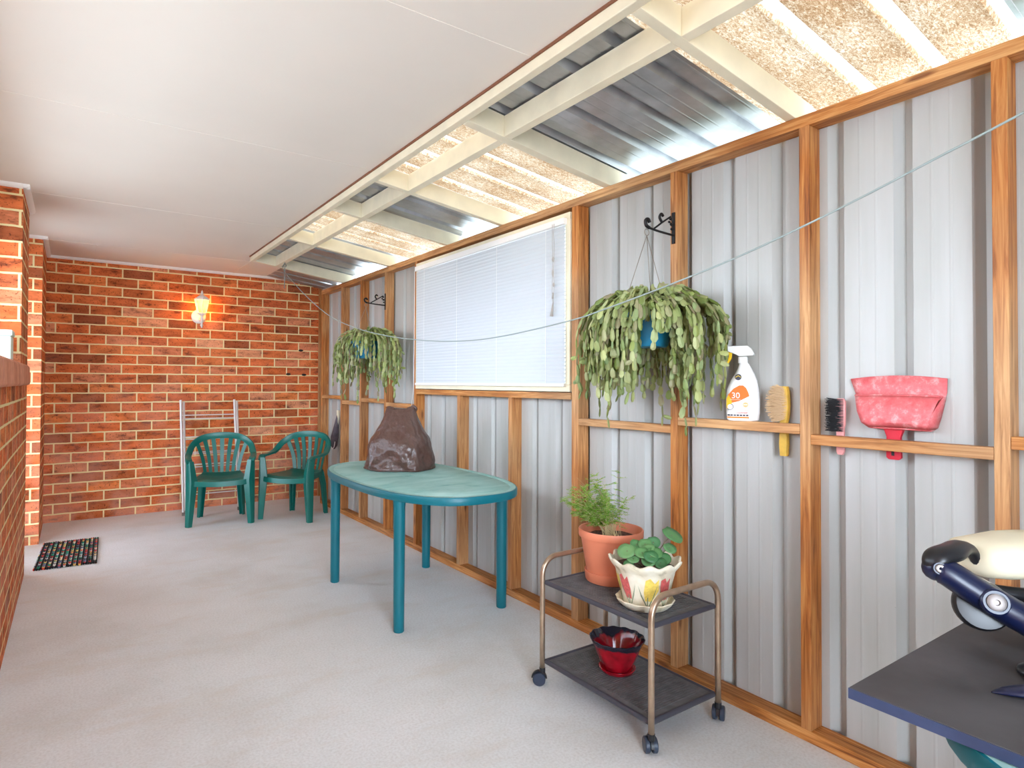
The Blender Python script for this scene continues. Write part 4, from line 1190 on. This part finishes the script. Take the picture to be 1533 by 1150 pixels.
# ------------------------------------------------------------------ hanging baskets and brackets
def bracket(y, z, reach, label):
    t = empty('plant_bracket', (XF, y, z), label=label, cat='bracket', group='iron plant brackets on the studs')
    m = MB(); m.box(-.005, 0, -.008, .008, -.035, .095); m.build('wall_strap', M_IRON, t, bevel=.001)
    m = MB(); m.tube(smooth_path([(0, 0, 0), (-.09, 0, .004), (-reach, 0, .01)]), .0048, 8)
    m.tube(smooth_path([(-reach, 0, .010), (-reach-.018, 0, .018), (-reach-.022, 0, .036), (-reach-.008, 0, .044), (-reach+.002, 0, .032)]), [.006]*21+[.005]*4, 8) if False else m.tube(smooth_path([(-reach, 0, .010), (-reach-.018, 0, .018), (-reach-.022, 0, .036), (-reach-.008, 0, .044), (-reach+.002, 0, .032)]), .007, 8)
    m.build('arm', M_IRON, t, smooth=True)
    m = MB(); m.tube(smooth_path([(-reach+.03, 0, .012), (-.07, 0, .045), (-.02, 0, .075)]), .004, 8)
    m.tube(smooth_path([(-.075, 0, .045), (-.088, 0, .062), (-.078, 0, .078), (-.066, 0, .070)]), .0055, 8)
    for (a, b, r_) in ((-.02, .066, .010), (-.016, .044, .010), (-.028, .052, .008), (-.014, .024, .008)):
        m.ball((a, 0, b), (r_, .004, r_*.7), 8, 5)
    m.build('scroll', M_IRON, t, smooth=True)
    return t
bracket(1.637, 1.815, .150, 'black iron scroll bracket on the stud above the big hanging plant')
bracket(4.432, 1.815, .155, 'small black iron scroll bracket above the far hanging plant')

def hanging(cx, cy, hookz, zpot, rx, ry, nst, seed, label, lmin, lmax, thick):
    t = empty('hanging_cactus', (cx, cy, zpot), label=label, cat='hanging plant', group='hanging baskets of trailing cactus')
    m = MB(); m.lathe([(.001, -.13), (.075, -.13), (.082, -.124), (.102, -.02), (.110, -.015), (.112, 0), (.106, .002), (.098, -.03), (.001, -.03)], (0, 0, 0), 32)
    m.build('pot', M_TEALPOT, t, smooth=40)
    m = MB()
    top = Vector((0, 0, hookz-zpot-.028))
    for k in range(3):
        a = 2*PI*k/3+.5; m.tube([top, (.105*math.cos(a), .105*math.sin(a), -.005)], .0016, 5)
    ring = [(.013*math.cos(2*PI*k/16), 0, top.z+.013+.013*math.sin(2*PI*k/16)) for k in range(16)]
    m.tube(ring, .0018, 6, closed=True)
    m.build('hanger', M_WIRE, t, smooth=True)
    RR = random.Random(seed); m = MB()
    wall = XF-cx-.014
    def pad(p, d, nrm, L, w):
        sd = d.cross(nrm).normalized(); nn = sd.cross(d).normalized()
        th = thick
        a = p+d*L*.28; b = p+d*L*.74; tip = p+d*L
        V = [p-sd*w*.3, p+sd*w*.3, a+sd*w*.82, a-sd*w*.82, b+sd*w, b-sd*w, tip+sd*w*.42, tip-sd*w*.42,
             a+nn*th, a-nn*th, b+nn*th, b-nn*th]
        F = [(0, 1, 8), (1, 2, 8), (0, 8, 3), (2, 4, 10, 8), (8, 10, 5, 3), (4, 6, 10), (6, 7, 10), (10, 7, 5),
             (1, 0, 9), (2, 1, 9), (9, 0, 3), (4, 2, 9, 11), (11, 9, 3, 5), (6, 4, 11), (7, 6, 11), (7, 11, 5)]
        m.add(V, F)
    for k in range(nst):
        th = 2*PI*(k+RR.random())/nst
        ex = math.cos(th); ey = math.sin(th)
        reach = RR.uniform(.25, 1.0)**.7
        tx, ty = ex*rx*reach, ey*ry*reach
        tl = RR.uniform(lmin, lmax)*(1.0 if reach > .5 else .9)
        if RR.random() < .12: tl *= 1.3
        if abs((th-3.85+PI) % (2*PI)-PI) < .42 and reach > .3: tl *= .42
        apex = RR.uniform(.04, .12)*(1.15-.4*reach)
        # arching then falling path
        pts = [Vector((tx*.18, ty*.18, .0)), Vector((tx*.5, ty*.5, apex)), Vector((tx*.85, ty*.85, apex*.45)), Vector((tx, ty, -.05))]
        z = -.05
        while z > apex-tl:
            z -= .05; q = pts[-1]; pts.append(Vector((tx+RR.uniform(-.008, .008)+(tx*.02), ty+RR.uniform(-.008, .008), z)))
        P = smooth_path(pts, 8)
        # walk it
        L = RR.uniform(.030, .044); acc = 0; last = P[0]; i = 1
        tw = RR.uniform(0, PI)
        while i < len(P):
            if (P[i]-last).length >= L:
                d = (P[i]-last).normalized(); q = Vector(last)
                if q.x+d.x*L > wall: q.x = wall-L
                out = Vector((ex, ey, .3)); rnd = Vector((RR.uniform(-1, 1), RR.uniform(-1, 1), RR.uniform(-.3, .3)))
                nrm = (out+rnd*.9)
                nrm = (nrm-d*nrm.dot(d)).normalized()
                pad(q, (d+rnd*.12).normalized(), nrm, (P[i]-last).length*1.12, RR.uniform(.0095, .0135))
                if RR.random() < .10:
                    sd = (rnd+Vector((ex, ey, 0))*.8+Vector((0, 0, -.4))).normalized(); pad(q, sd, d.cross(sd).normalized(), L, .009)
                last = P[i]; L = RR.uniform(.028, .044)
            i += 1
    m.build('foliage', M_CACTUS, t)
    return t
hanging(1.895, 1.637, 1.82, 1.475, .20, .345, 270, 5, 'big teal hanging basket overflowing with trailing cactus, near the spray bottle', .16, .40, .004)
hanging(1.895, 4.432, 1.82, 1.52, .20, .47, 135, 9, 'smaller-looking far hanging basket of trailing cactus beside the brick wall', .16, .42, .004)

# ------------------------------------------------------------------ clothes line
line = [(1.43, 5.031, 2.118), (1.445, 4.552, 1.870), (1.460, 4.057, 1.664), (1.474, 3.632, 1.550), (1.488, 3.171, 1.467), (1.502, 2.725, 1.416), (1.513, 2.363, 1.396),
        (1.522, 2.064, 1.403), (1.534, 1.691, 1.434), (1.539, 1.534, 1.457), (1.547, 1.252, 1.509), (1.554, 1.025, 1.557), (1.560, .837, 1.607), (1.565, .680, 1.654), (1.569, .546, 1.698), (1.574, .396, 1.747), (1.59, -.2, 1.95)]
t = empty('clothes_line', (1.5, 2.4, 1.4), label='thin grey clothes line sagging across the patio in front of both plants', cat='line')
line = [(1.4665, 5.13, 2.203)]+line
m = MB(); m.tube(smooth_path(line, 6), .0026, 6); m.build('cord', M_CORD, t, smooth=True, world=True)
m = MB(); m.tube([(1.4665, 5.13, 2.204), (1.4665, 5.13, 2.185)], .005, 8)
m.tube([(1.4665+.012*math.cos(2*PI*k/14), 5.13, 2.178+.012*math.sin(2*PI*k/14)) for k in range(14)], .0024, 6, closed=True)
m.build('hook', M_CHROME, t, smooth=True, world=True)
m = MB(); m.tube(smooth_path([(1.4665, 5.128, 2.17), (1.462, 5.12, 2.06), (1.460, 5.12, 1.985)]), .0035, 6); m.build('tail', M_CORD, t, smooth=True, world=True)

# ------------------------------------------------------------------ spray bottle
def spray():
    zb = 1.0642
    t = empty('spray_bottle', (2.079, 1.338, zb), rz=math.radians(23), label='white trigger spray bottle with an orange and yellow label on the pine rail', cat='bottle')
    MW = plain('white_bottle', lin(244, 242, 240), .3)
    # local: x = depth (front is -x), y = width (+y is the trigger side), z up
    def sect(w0, w1, d, z, k=28):
        """rounded rectangle from y=-w0 to y=+w1, half depth d"""
        r = min(d*.9, (w0+w1)/2*.9); P = []
        for cx, cy, a0 in ((d-r, w1-r, 0), (-(d-r), w1-r, PI/2), (-(d-r), -(w0-r), PI), (d-r, -(w0-r), 1.5*PI)):
            for i in range(7): P.append((cx+r*math.cos(a0+PI/2*i/6), cy+r*math.sin(a0+PI/2*i/6), z))
        return P
    m = MB()
    m.loft([sect(.050, .050, .024, 0), sect(.055, .055, .027, .004), sect(.058, .058, .028, .03), sect(.058, .059, .028, .08), sect(.055, .056, .0275, .115), sect(.049, .042, .026, .150), sect(.040, .026, .024, .175),
            sect(.030, .017, .020, .195), sect(.022, .013, .0165, .210), sect(.017, .0125, .014, .216)])
    m.build('body', MW, t, smooth=50)
    m = MB()
    m.loft([sect(.017, .017, .016, .214), sect(.0165, .0165, .0155, .238)])
    M = Matrix.Rotation(PI/2, 4, 'Y')
    hd = [(-.040, .248), (-.036, .242), (.012, .240), (.020, .246), (.058, .262), (.060, .276), (.052, .279), (-.018, .279), (-.030, .268)]
    m.loft([[(x, -y*-1, z) for y, z in hd] for x in (-.013, .013)])
    m.build('spray_head', MW, t, smooth=30, bevel=.002)
    MY = plain('yellow_trigger', lin(240, 196, 30), .4)
    m = MB(); tg = [(.036, .262), (.050, .260), (.048, .240), (.056, .218), (.050, .214), (.040, .232)]
    m.loft([[(x, y, z) for y, z in tg] for x in (-.006, .006)]); m.build('trigger', MY, t, smooth=30, bevel=.001)
    fx = -.0284
    MF = Matrix(((0, 0, -1, fx), (-1, 0, 0, 0), (0, 1, 0, 0), (0, 0, 0, 1)))   # label x (right in view) = -y, label y = z, outward = -x
    def lab(name, pts, c, d=.0005, par=t):
        m = MB(); m.prism(pts, MF, d); return m.build(name, plain(name+'_ink', c, .45), par)
    def disc(cx, cy, r, n=20): return [(cx+r*math.cos(2*PI*i/n), cy+r*math.sin(2*PI*i/n)) for i in range(n)]
    def fixw(p): return [(x, y) for x, y in p]
    lo = lab('label_orange', [(-.052, .054), (-.052, .082), (-.045, .098), (-.028, .119), (-.008, .131), (.006, .131), (.016, .122), (.024, .104), (.027, .092), (-.008, .073), (-.035, .066), (-.044, .050), (-.050, .044)], lin(230, 112, 22))
    lab('label_yellow', [(-.0525, .052), (-.0525, .082), (-.046, .096), (-.036, .080), (-.033, .066), (-.044, .050), (-.050, .044)], lin(238, 184, 14), .0007, lo)
    lab('label_stripe', [(-.050, .010), (.026, .010), (.026, .0155), (-.050, .0155)], lin(232, 130, 26))
    for i in range(7): 
        x = -.049+i*.0107; lab('label_mark', [(x, .018), (x+.0085, .018), (x+.0085, .0235), (x, .0235)], lin(70, 64, 70))
    em = lab('emblem', disc(-.011, .162, .0115), lin(66, 68, 84)); lab('emblem_bar', [(-.020, .160), (-.011, .166), (-.002, .160), (-.002, .163), (-.011, .169), (-.020, .163)], lin(236, 206, 60), .0008, em)
    b1 = lab('badge', disc(-.040, .052, .0125), lin(96, 96, 100)); lab('badge_face', disc(-.0395, .0515, .0095), lin(240, 236, 232), .0008, b1)
    b2 = lab('seal', disc(.014, .060, .0095), lin(232, 178, 120)); lab('seal_bar', [(.007, .058), (.021, .058), (.021, .062), (.007, .062)], lin(240, 214, 190), .0008, b2)
    mw = plain('label_white', lin(250, 248, 244), .4); mo = plain('label_text', lin(196, 84, 46), .4)
    T = lambda x, y: Matrix.Translation((x, y, .0009))
    text_part('label_number', '30', .030, MF @ T(-.020, .084), mw, t)
    text_part('label_word', 'CLEANER', .0092, MF @ T(.002, .027), mo, t)
    msp = plain('small_print', lin(196, 176, 160), .5)
    for (x0, x1, y) in ((-.040, -.004, .077), (-.020, .026, .0385)):
        x = x0; m = MB()
        while x < x1: m.prism([(x, y), (x+.0026, y), (x+.0026, y+.0032), (x, y+.0032)], MF @ Matrix.Translation((0, 0, .0007)), .0003); x += .0042
        m.build('label_small_print', msp, t)
spray()

# ------------------------------------------------------------------ brushes
def bristle(mb, base_pts, dirs, L, r, RR, jit=.15):
    for p in base_pts:
        for d in dirs:
            dd = (Vector(d)+Vector((RR.uniform(-jit, jit), RR.uniform(-jit, jit), RR.uniform(-jit, jit)))).normalized()
            e = Vector(p)+dd*L*RR.uniform(.88, 1.05); s = dd.cross(Vector((.3, .2, 1))).normalized()*r; s2 = dd.cross(s).normalized()*r
            mb.add([Vector(p)+s, Vector(p)-s*.5+s2, Vector(p)-s*.5-s2, e+s, e-s*.5+s2, e-s*.5-s2], [(0, 1, 4, 3), (1, 2, 5, 4), (2, 0, 3, 5), (3, 4, 5)])
def tan_brush():
    t = empty('hand_brush', (2.112, 1.198, .945), label='tan bristled hand brush with yellow wooden handle stuck behind the pine rail', cat='brush')
    MYW = plain('yellow_wood', lin(206, 164, 62), .5, noise_amt=.2, noise_scale=20)
    m = MB(); prof = [(-.012, 0), (-.015, .04), (-.013, .10), (-.012, .12), (-.016, .135), (-.020, .18), (-.018, .23), (-.012, .248)]
    rings = []
    for (w, z) in [(-a, b) for a, b in prof]:
        rings.append([(-.010, -w*.9, z), (-.004, -w, z), (.004, -w, z), (.010, -w*.9, z), (.010, w*.9, z), (.004, w, z), (-.004, w, z), (-.010, w*.9, z)])
    m.loft(rings); m.build('handle', MYW, t, smooth=40)
    RR = random.Random(2); m = MB(); pts = []
    for i in range(30):
        for j in range(7):
            z = .132+.108*i/29; w = .017*math.sin(PI*(.18+.68*i/29)); f = (i/29-.5)*.55
            p = (-.008+.003*(j % 2), -w+2*w*j/6, z); L_ = .034+.012*math.sin(PI*i/29)
            bristle(m, [p], [(-.25, .95, f), (-.75, .6, f), (-.1, 1, f+.05)], L_, .0008, RR, .16)
    m.build('bristles', plain('natural_bristle', lin(204, 172, 132), .8), t)
tan_brush()
def black_brush():
    t = empty('scrubbing_brush', (2.112, 1.006, .968), label='black bristled brush standing behind the pine rail beside the red dustpan', cat='brush')
    MR = plain('pink_plastic', lin(222, 150, 146), .4)
    m = MB(); rings = []
    for (w, z) in ((.008, 0), (.012, .01), (.012, .07), (.011, .085), (.015, .1), (.016, .175), (.010, .186)):
        rings.append([(-.006, -w, z), (.006, -w, z), (.006, w, z), (-.006, w, z)])
    m.loft(rings); m.build('handle', MR, t, smooth=30, bevel=.002)
    RR = random.Random(4); m = MB(); pts = []
    for i in range(22):
        for j in range(5): pts.append((-.006, -.012+.006*j, .078+.104*i/21))
    bristle(m, pts, [(-.35, 1, .06), (-.8, .55, 0), (-.15, 1.0, .1)], .033, .0009, RR, .12)
    m.build('bristles', plain('black_bristle', lin(18, 18, 20), .6), t)
black_brush()

# ------------------------------------------------------------------ red dustpan
def dustpan():
    t = empty('dustpan', (2.10, .823, 1.03), label='faded red plastic dustpan held upright behind the pine rail', cat='dustpan')
    m_, nt, b = mat('faded_red_plastic')
    L = nt.links.new
    tc = N(nt, 'ShaderNodeTexCoord'); n = N(nt, 'ShaderNodeTexNoise', i_Scale=26.0, i_Detail=6.0, i_Roughness=.7); L(tc.outputs['Object'], n.inputs['Vector'])
    r = ramp(nt, [(.35, lin(206, 84, 88)), (.52, lin(214, 108, 110)), (.68, lin(228, 168, 166))]); L(n.outputs['Fac'], r.inputs['Fac']); L(r.outputs['Color'], b.inputs['Base Color']); b.inputs['Roughness'].default_value = .5
    # outline in y (left = +y) and z; mouth at the top
    rows = [(.020, .076, .092), (.026, .094, .099), (.06, .108, .108), (.118, .124, .121), (.130, .128, .124), (.172, .140, .126)]
    m = MB(); vs = []; fs = []
    # floor of pan leaning on sheet (x = back), side walls rising to the front
    nb = 15
    def row(z, wl, wr, x, bow=0): return [Vector((x, wl+(-wr-wl)*i/(nb-1), z+bow*(1-((i/(nb-1))*2-1)**2))) for i in range(nb)]
    back = [row(z, wl, wr, .022-.012*(z/.17), .010 if i == 5 else (.004 if i in (3, 4) else 0)) for i, (z, wl, wr) in enumerate(rows)]
    def skin(grid, flip=False):
        V = [p for r_ in grid for p in r_]; F = []
        for i in range(len(grid)-1):
            for j in range(len(grid[0])-1):
                q = (i*nb+j, i*nb+j+1, (i+1)*nb+j+1, (i+1)*nb+j); F.append(q[::-1] if flip else q)
        m.add(V, F)
    skin(back)
    # back hood (closed end at the bottom, wraps forward): front panel over the lower two thirds
    frontz = [(.020, .070, .086, -.030), (.035, .086, .094, -.040), (.07, .100, .104, -.036), (.105, .112, .113, -.022), (.1185, .121, .119, -.003)]
    front = [row(z, wl, wr, x, .003) for z, wl, wr, x in frontz]
    skin(front, True)
    # bottom closing and side gores
    bt = [row(.020, .076, .092, .020), row(.016, .074, .090, -.005), row(.020, .070, .086, -.030)]; skin(bt, True)
    for j in (0, nb-1):
        B = [back[k][j] for k in range(4)]; Fr = [front[k][j] for k in (0, 1, 2, 4)]
        m.add(B+Fr, [(k, k+1, 5+k, 4+k) for k in range(3)])
    pan = m.build('pan', m_, t, smooth=40); sd = pan.modifiers.new('thick', 'SOLIDIFY'); sd.thickness = .003; sd.offset = 0
    m = MB(); P = [p+Vector((-.002, 0, 0)) for p in front[-1]]; m.tube(P, .003, 6); m.build('lip', m_, t, smooth=True)
    m = MB(); rings = []
    for (z, w, d_) in ((.022, .030, .010), (.008, .024, .010), (-.008, .019, .009), (-.072, .020, .009), (-.078, .014, .006)):
        rings.append([(-.002+d_, .010-w, z), (-.002+d_, .010+w, z), (-.002-d_*.4, .010+w, z), (-.002-d_*.8, .010+w*.6, z), (-.002-d_*.8, .010-w*.6, z), (-.002-d_*.4, .010-w, z)])
    m.loft(rings); h = m.build('handle', plain('red_handle', lin(206, 44, 62), .4), t, smooth=40)
    MB().box(-.0105, -.009, .006, .014, -.066, -.046).build('hang_slot', M_BLACK, h)
    t.location = (2.112, .838, 1.047)
dustpan()

# ------------------------------------------------------------------ black board and the folded frame on it
t = empty('black_board', (1.5, .1, .673), label='dusty black board with blue edge lying on the green table at the corner', cat='board')
m = MB(); m.box(1.090, 1.955, -.55, .508, .6735, .6915); m.build('panel', M_BOARD, t, world=True, bevel=.0015)
m = MB(); m.box(1.0875, 1.0898, -.55, .508, .6735, .6905); m.build('edge_band', M_BOARDEDGE, t, world=True)

def frame_thing():
    ZB = .6915
    t = empty('navy_folding_frame', (1.45, .42, ZB), label='navy tube frame with black plastic joints and silver bolts on the black board', cat='folding frame')
    CY, SN = math.cos(.5933), math.sin(.5933)
    Rv = Vector((CY, -SN, 0)); Fv = Vector((SN, CY, 0)); Up = Vector((0, 0, 1))
    base = Fv*1.20+Rv*.913            # a point over the board; frame plane faces the patio
    def W(u, z, v=0): return base+Rv*u+Fv*v+Up*z
    # main arm, rising from the board to the elbow at its far end
    ctrl = [W(.26, ZB+.038, -.16), W(.165, ZB+.038, -.11), W(.130, ZB+.054, -.075), W(.092, ZB+.079, -.04), W(.047, ZB+.110, -.01), W(.012, ZB+.136, .01), W(-.004, ZB+.142, .02)]
    path = smooth_path(ctrl, 6); n = len(path)
    rad = [.031+.003*math.sin(PI*i/(n-1)) for i in range(n)]; rad[-1] = .024; rad[-2] = .027; rad[-3] = .029
    m = MB(); m.tube(path, rad, 16, flat=.8); m.ball(path[-1], (.025, .025, .024), 14, 8)
    tube = m.build('tube', M_NAVY, t, smooth=True, world=True)
    def bolt(p, r, par, out):
        M = Matrix.Translation(p) @ out.to_track_quat('Z', 'Y').to_matrix().to_4x4()
        m = MB(); rings = [[M @ Vector((q*math.cos(2*PI*k/24), q*math.sin(2*PI*k/24), z)) for k in range(24)] for q, z in ((r*1.55, -.012), (r*1.55, 0), (r*1.35, .003), (r*1.1, .003), (r*1.1, .001))]
        m.loft(rings); cup = m.build('bolt_ring', M_NAVY, par, smooth=40, world=True)
        m = MB(); rings = [[M @ Vector((q*math.cos(2*PI*k/24), q*math.sin(2*PI*k/24), z)) for k in range(24)] for q, z in ((r, -.004), (r, .004), (r*.8, .0055), (r*.35, .0055), (r*.30, .002))]
        m.loft(rings); m.build('bolt', M_CHROME, cup, smooth=40, world=True)
    toward = (-Fv*.9-Rv*.35+Up*.25).normalized()
    bolt(W(.066, ZB+.092, -.022)+toward*.034, .0155, tube, toward)
    bolt(path[-1]+toward*.024, .0085, tube, toward)
    # pivot disc below the arm
    M = Matrix.Translation(W(.066, ZB+.078, -.005)) @ toward.to_track_quat('Z', 'Y').to_matrix().to_4x4()
    m = MB(); m.loft([[M @ Vector((q*math.cos(2*PI*k/32), q*math.sin(2*PI*k/32), z)) for k in range(32)] for q, z in ((.02, -.016), (.043, -.016), (.047, -.010), (.047, .004), (.043, .010), (.026, .012))])
    m.build('pivot_disc', M_BLACK, t, smooth=40, world=True)
    # black lever arching over the elbow
    ctrl = [W(-.012, ZB+.140, .01), W(-.012, ZB+.156, .015), W(.002, ZB+.166, .02), W(.035, ZB+.172, .03), W(.068, ZB+.176, .05), W(.096, ZB+.168, .06), W(.112, ZB+.138, .06)]
    lp = smooth_path(ctrl, 5); m = MB(); m.tube(lp, [.013+.013*math.sin(PI*min(1, (i+2)/(len(lp)-1))) for i in range(len(lp))], 12, flat=.62)
    m.build('lever', M_BLACK, t, smooth=True, world=True)
    # strap
    m = MB(); m.tube(smooth_path([W(.095, ZB+.118, .03), W(.115, ZB+.106, .02), W(.132, ZB+.088, .01), W(.137, ZB+.072, 0)]), .006, 8, flat=.4)
    m.build('strap', M_ALU, t, smooth=True, world=True)
    # cream pad with a dark underside
    m = MB()
    rings = []
    for u, s in ((.060, .35), (.066, .75), (.085, .98), (.12, 1.08), (.17, 1.15), (.22, 1.1), (.245, .7)):
        ring = []
        for k in range(20):
            a = 2*PI*k/20; c, s_ = math.cos(a), math.sin(a)
            ring.append(W(u+.042, ZB+.134+.036*s*math.copysign(abs(s_)**.8, s_)+.012*s+.10*max(0, u-.12), .09+.075*s*math.copysign(abs(c)**.8, c)))
        rings.append(ring)
    m.loft(rings); m.build('pad', M_PADC, t, smooth=True, world=True)
    m = MB(); m.tube(smooth_path([W(.125, ZB+.090, .05), W(.17, ZB+.086, .04), W(.24, ZB+.08, .04)]), .018, 12, flat=.7); m.tube([W(.20, ZB+.08, .04), W(.21, ZB+.0015, .04)], .014, 10)
    m.build('pad_support', M_BLACK, t, smooth=True, world=True)
    # foot lying on the board
    m = MB(); rings = []
    for u, w, h in ((.02, .002, .002), (.04, .012, .010), (.07, .020, .016), (.11, .024, .020), (.19, .026, .024)):
        ring = []
        for k in range(12):
            a = 2*PI*k/12; ring.append(W(u*.9-.088, ZB+.0012+h*.5+h*.5*math.sin(a), -.185-.25*u+w*math.cos(a)))
        rings.append(ring)
    m.loft(rings); m.build('foot', M_NAVY, t, smooth=True, world=True)
    m = MB(); m.ball(W(.045, ZB+.012, -.135), (.03, .02, .011), 12, 6); m.build('rubber_stop', M_BLACK, t, smooth=True, world=True)
frame_thing()

# ------------------------------------------------------------------ world light and camera
wd = bpy.data.worlds.new('daylight'); scene.world = wd; wd.use_nodes = True
nt = wd.node_tree; bg = nt.nodes['Background']
tc = N(nt, 'ShaderNodeTexCoord'); sp = N(nt, 'ShaderNodeSeparateXYZ'); nt.links.new(tc.outputs['Generated'], sp.inputs[0])
rp = ramp(nt, [(.0, (.30, .345, .39)), (.44, (.38, .435, .49)), (.495, (.60, .69, .79)), (.51, (.88, 1.02, 1.18)), (.60, (.84, .98, 1.15)), (.68, (.52, .61, .72)), (.78, (.17, .20, .24)), (1, (.062, .072, .086))])
ma = N(nt, 'ShaderNodeMath', operation='MULTIPLY_ADD'); nt.links.new(sp.outputs['Z'], ma.inputs[0]); ma.inputs[1].default_value = .5; ma.inputs[2].default_value = .5
nt.links.new(ma.outputs[0], rp.inputs['Fac'])
# sky on the +X side is dimmed to hold back glare at eave and blind
az = ramp(nt, [(0, (1, 1, 1)), (.7, (.13, .14, .105))])
nt.links.new(sp.outputs['X'], az.inputs['Fac'])
wm = N(nt, 'ShaderNodeMix', data_type='RGBA', blend_type='MULTIPLY'); wm.inputs['Factor'].default_value = 1
nt.links.new(rp.outputs['Color'], wm.inputs['A']); nt.links.new(az.outputs['Color'], wm.inputs['B']); nt.links.new(wm.outputs['Result'], bg.inputs['Color'])
bg.inputs['Strength'].default_value = 9.0

cd = bpy.data.cameras.new('camera'); cam = bpy.data.objects.new('camera', cd); COL.objects.link(cam)
f, yaw, pit, rol, sx, sy = 909.8155, .5933, .0152, .0040, -45.0898, -15.0791
cd.sensor_fit = 'HORIZONTAL'; cd.sensor_width = 36; cd.lens = 36*f/1533
cd.shift_x = -sx/1533; cd.shift_y = sy/1533
cd.clip_start = .05
Rr = Vector((math.cos(yaw), -math.sin(yaw), 0)); Fw = Vector((math.sin(yaw), math.cos(yaw), 0)); Up = Vector((0, 0, 1))
F2 = Fw*math.cos(pit)+Up*math.sin(pit); U2 = Up*math.cos(pit)-Fw*math.sin(pit)
R3 = Rr*math.cos(rol)+U2*math.sin(rol); U3 = U2*math.cos(rol)-Rr*math.sin(rol)
cam.matrix_world = Matrix(((R3.x, U3.x, -F2.x, 0), (R3.y, U3.y, -F2.y, 0), (R3.z, U3.z, -F2.z, 1.2), (0, 0, 0, 1)))
scene.camera = cam

vs = scene.view_settings
scene.display_settings.display_device = 'sRGB'
vs.view_transform = 'Standard'; vs.look = 'None'; vs.gamma = 1; vs.use_curve_mapping = False
vs.exposure = 1.62
cy = scene.cycles
cy.use_denoising = True
cy.max_bounces = 14; cy.diffuse_bounces = 8; cy.glossy_bounces = 4; cy.transmission_bounces = 6; cy.transparent_max_bounces = 12
cy.sample_clamp_indirect = 8
cy.caustics_reflective = False; cy.caustics_refractive = False
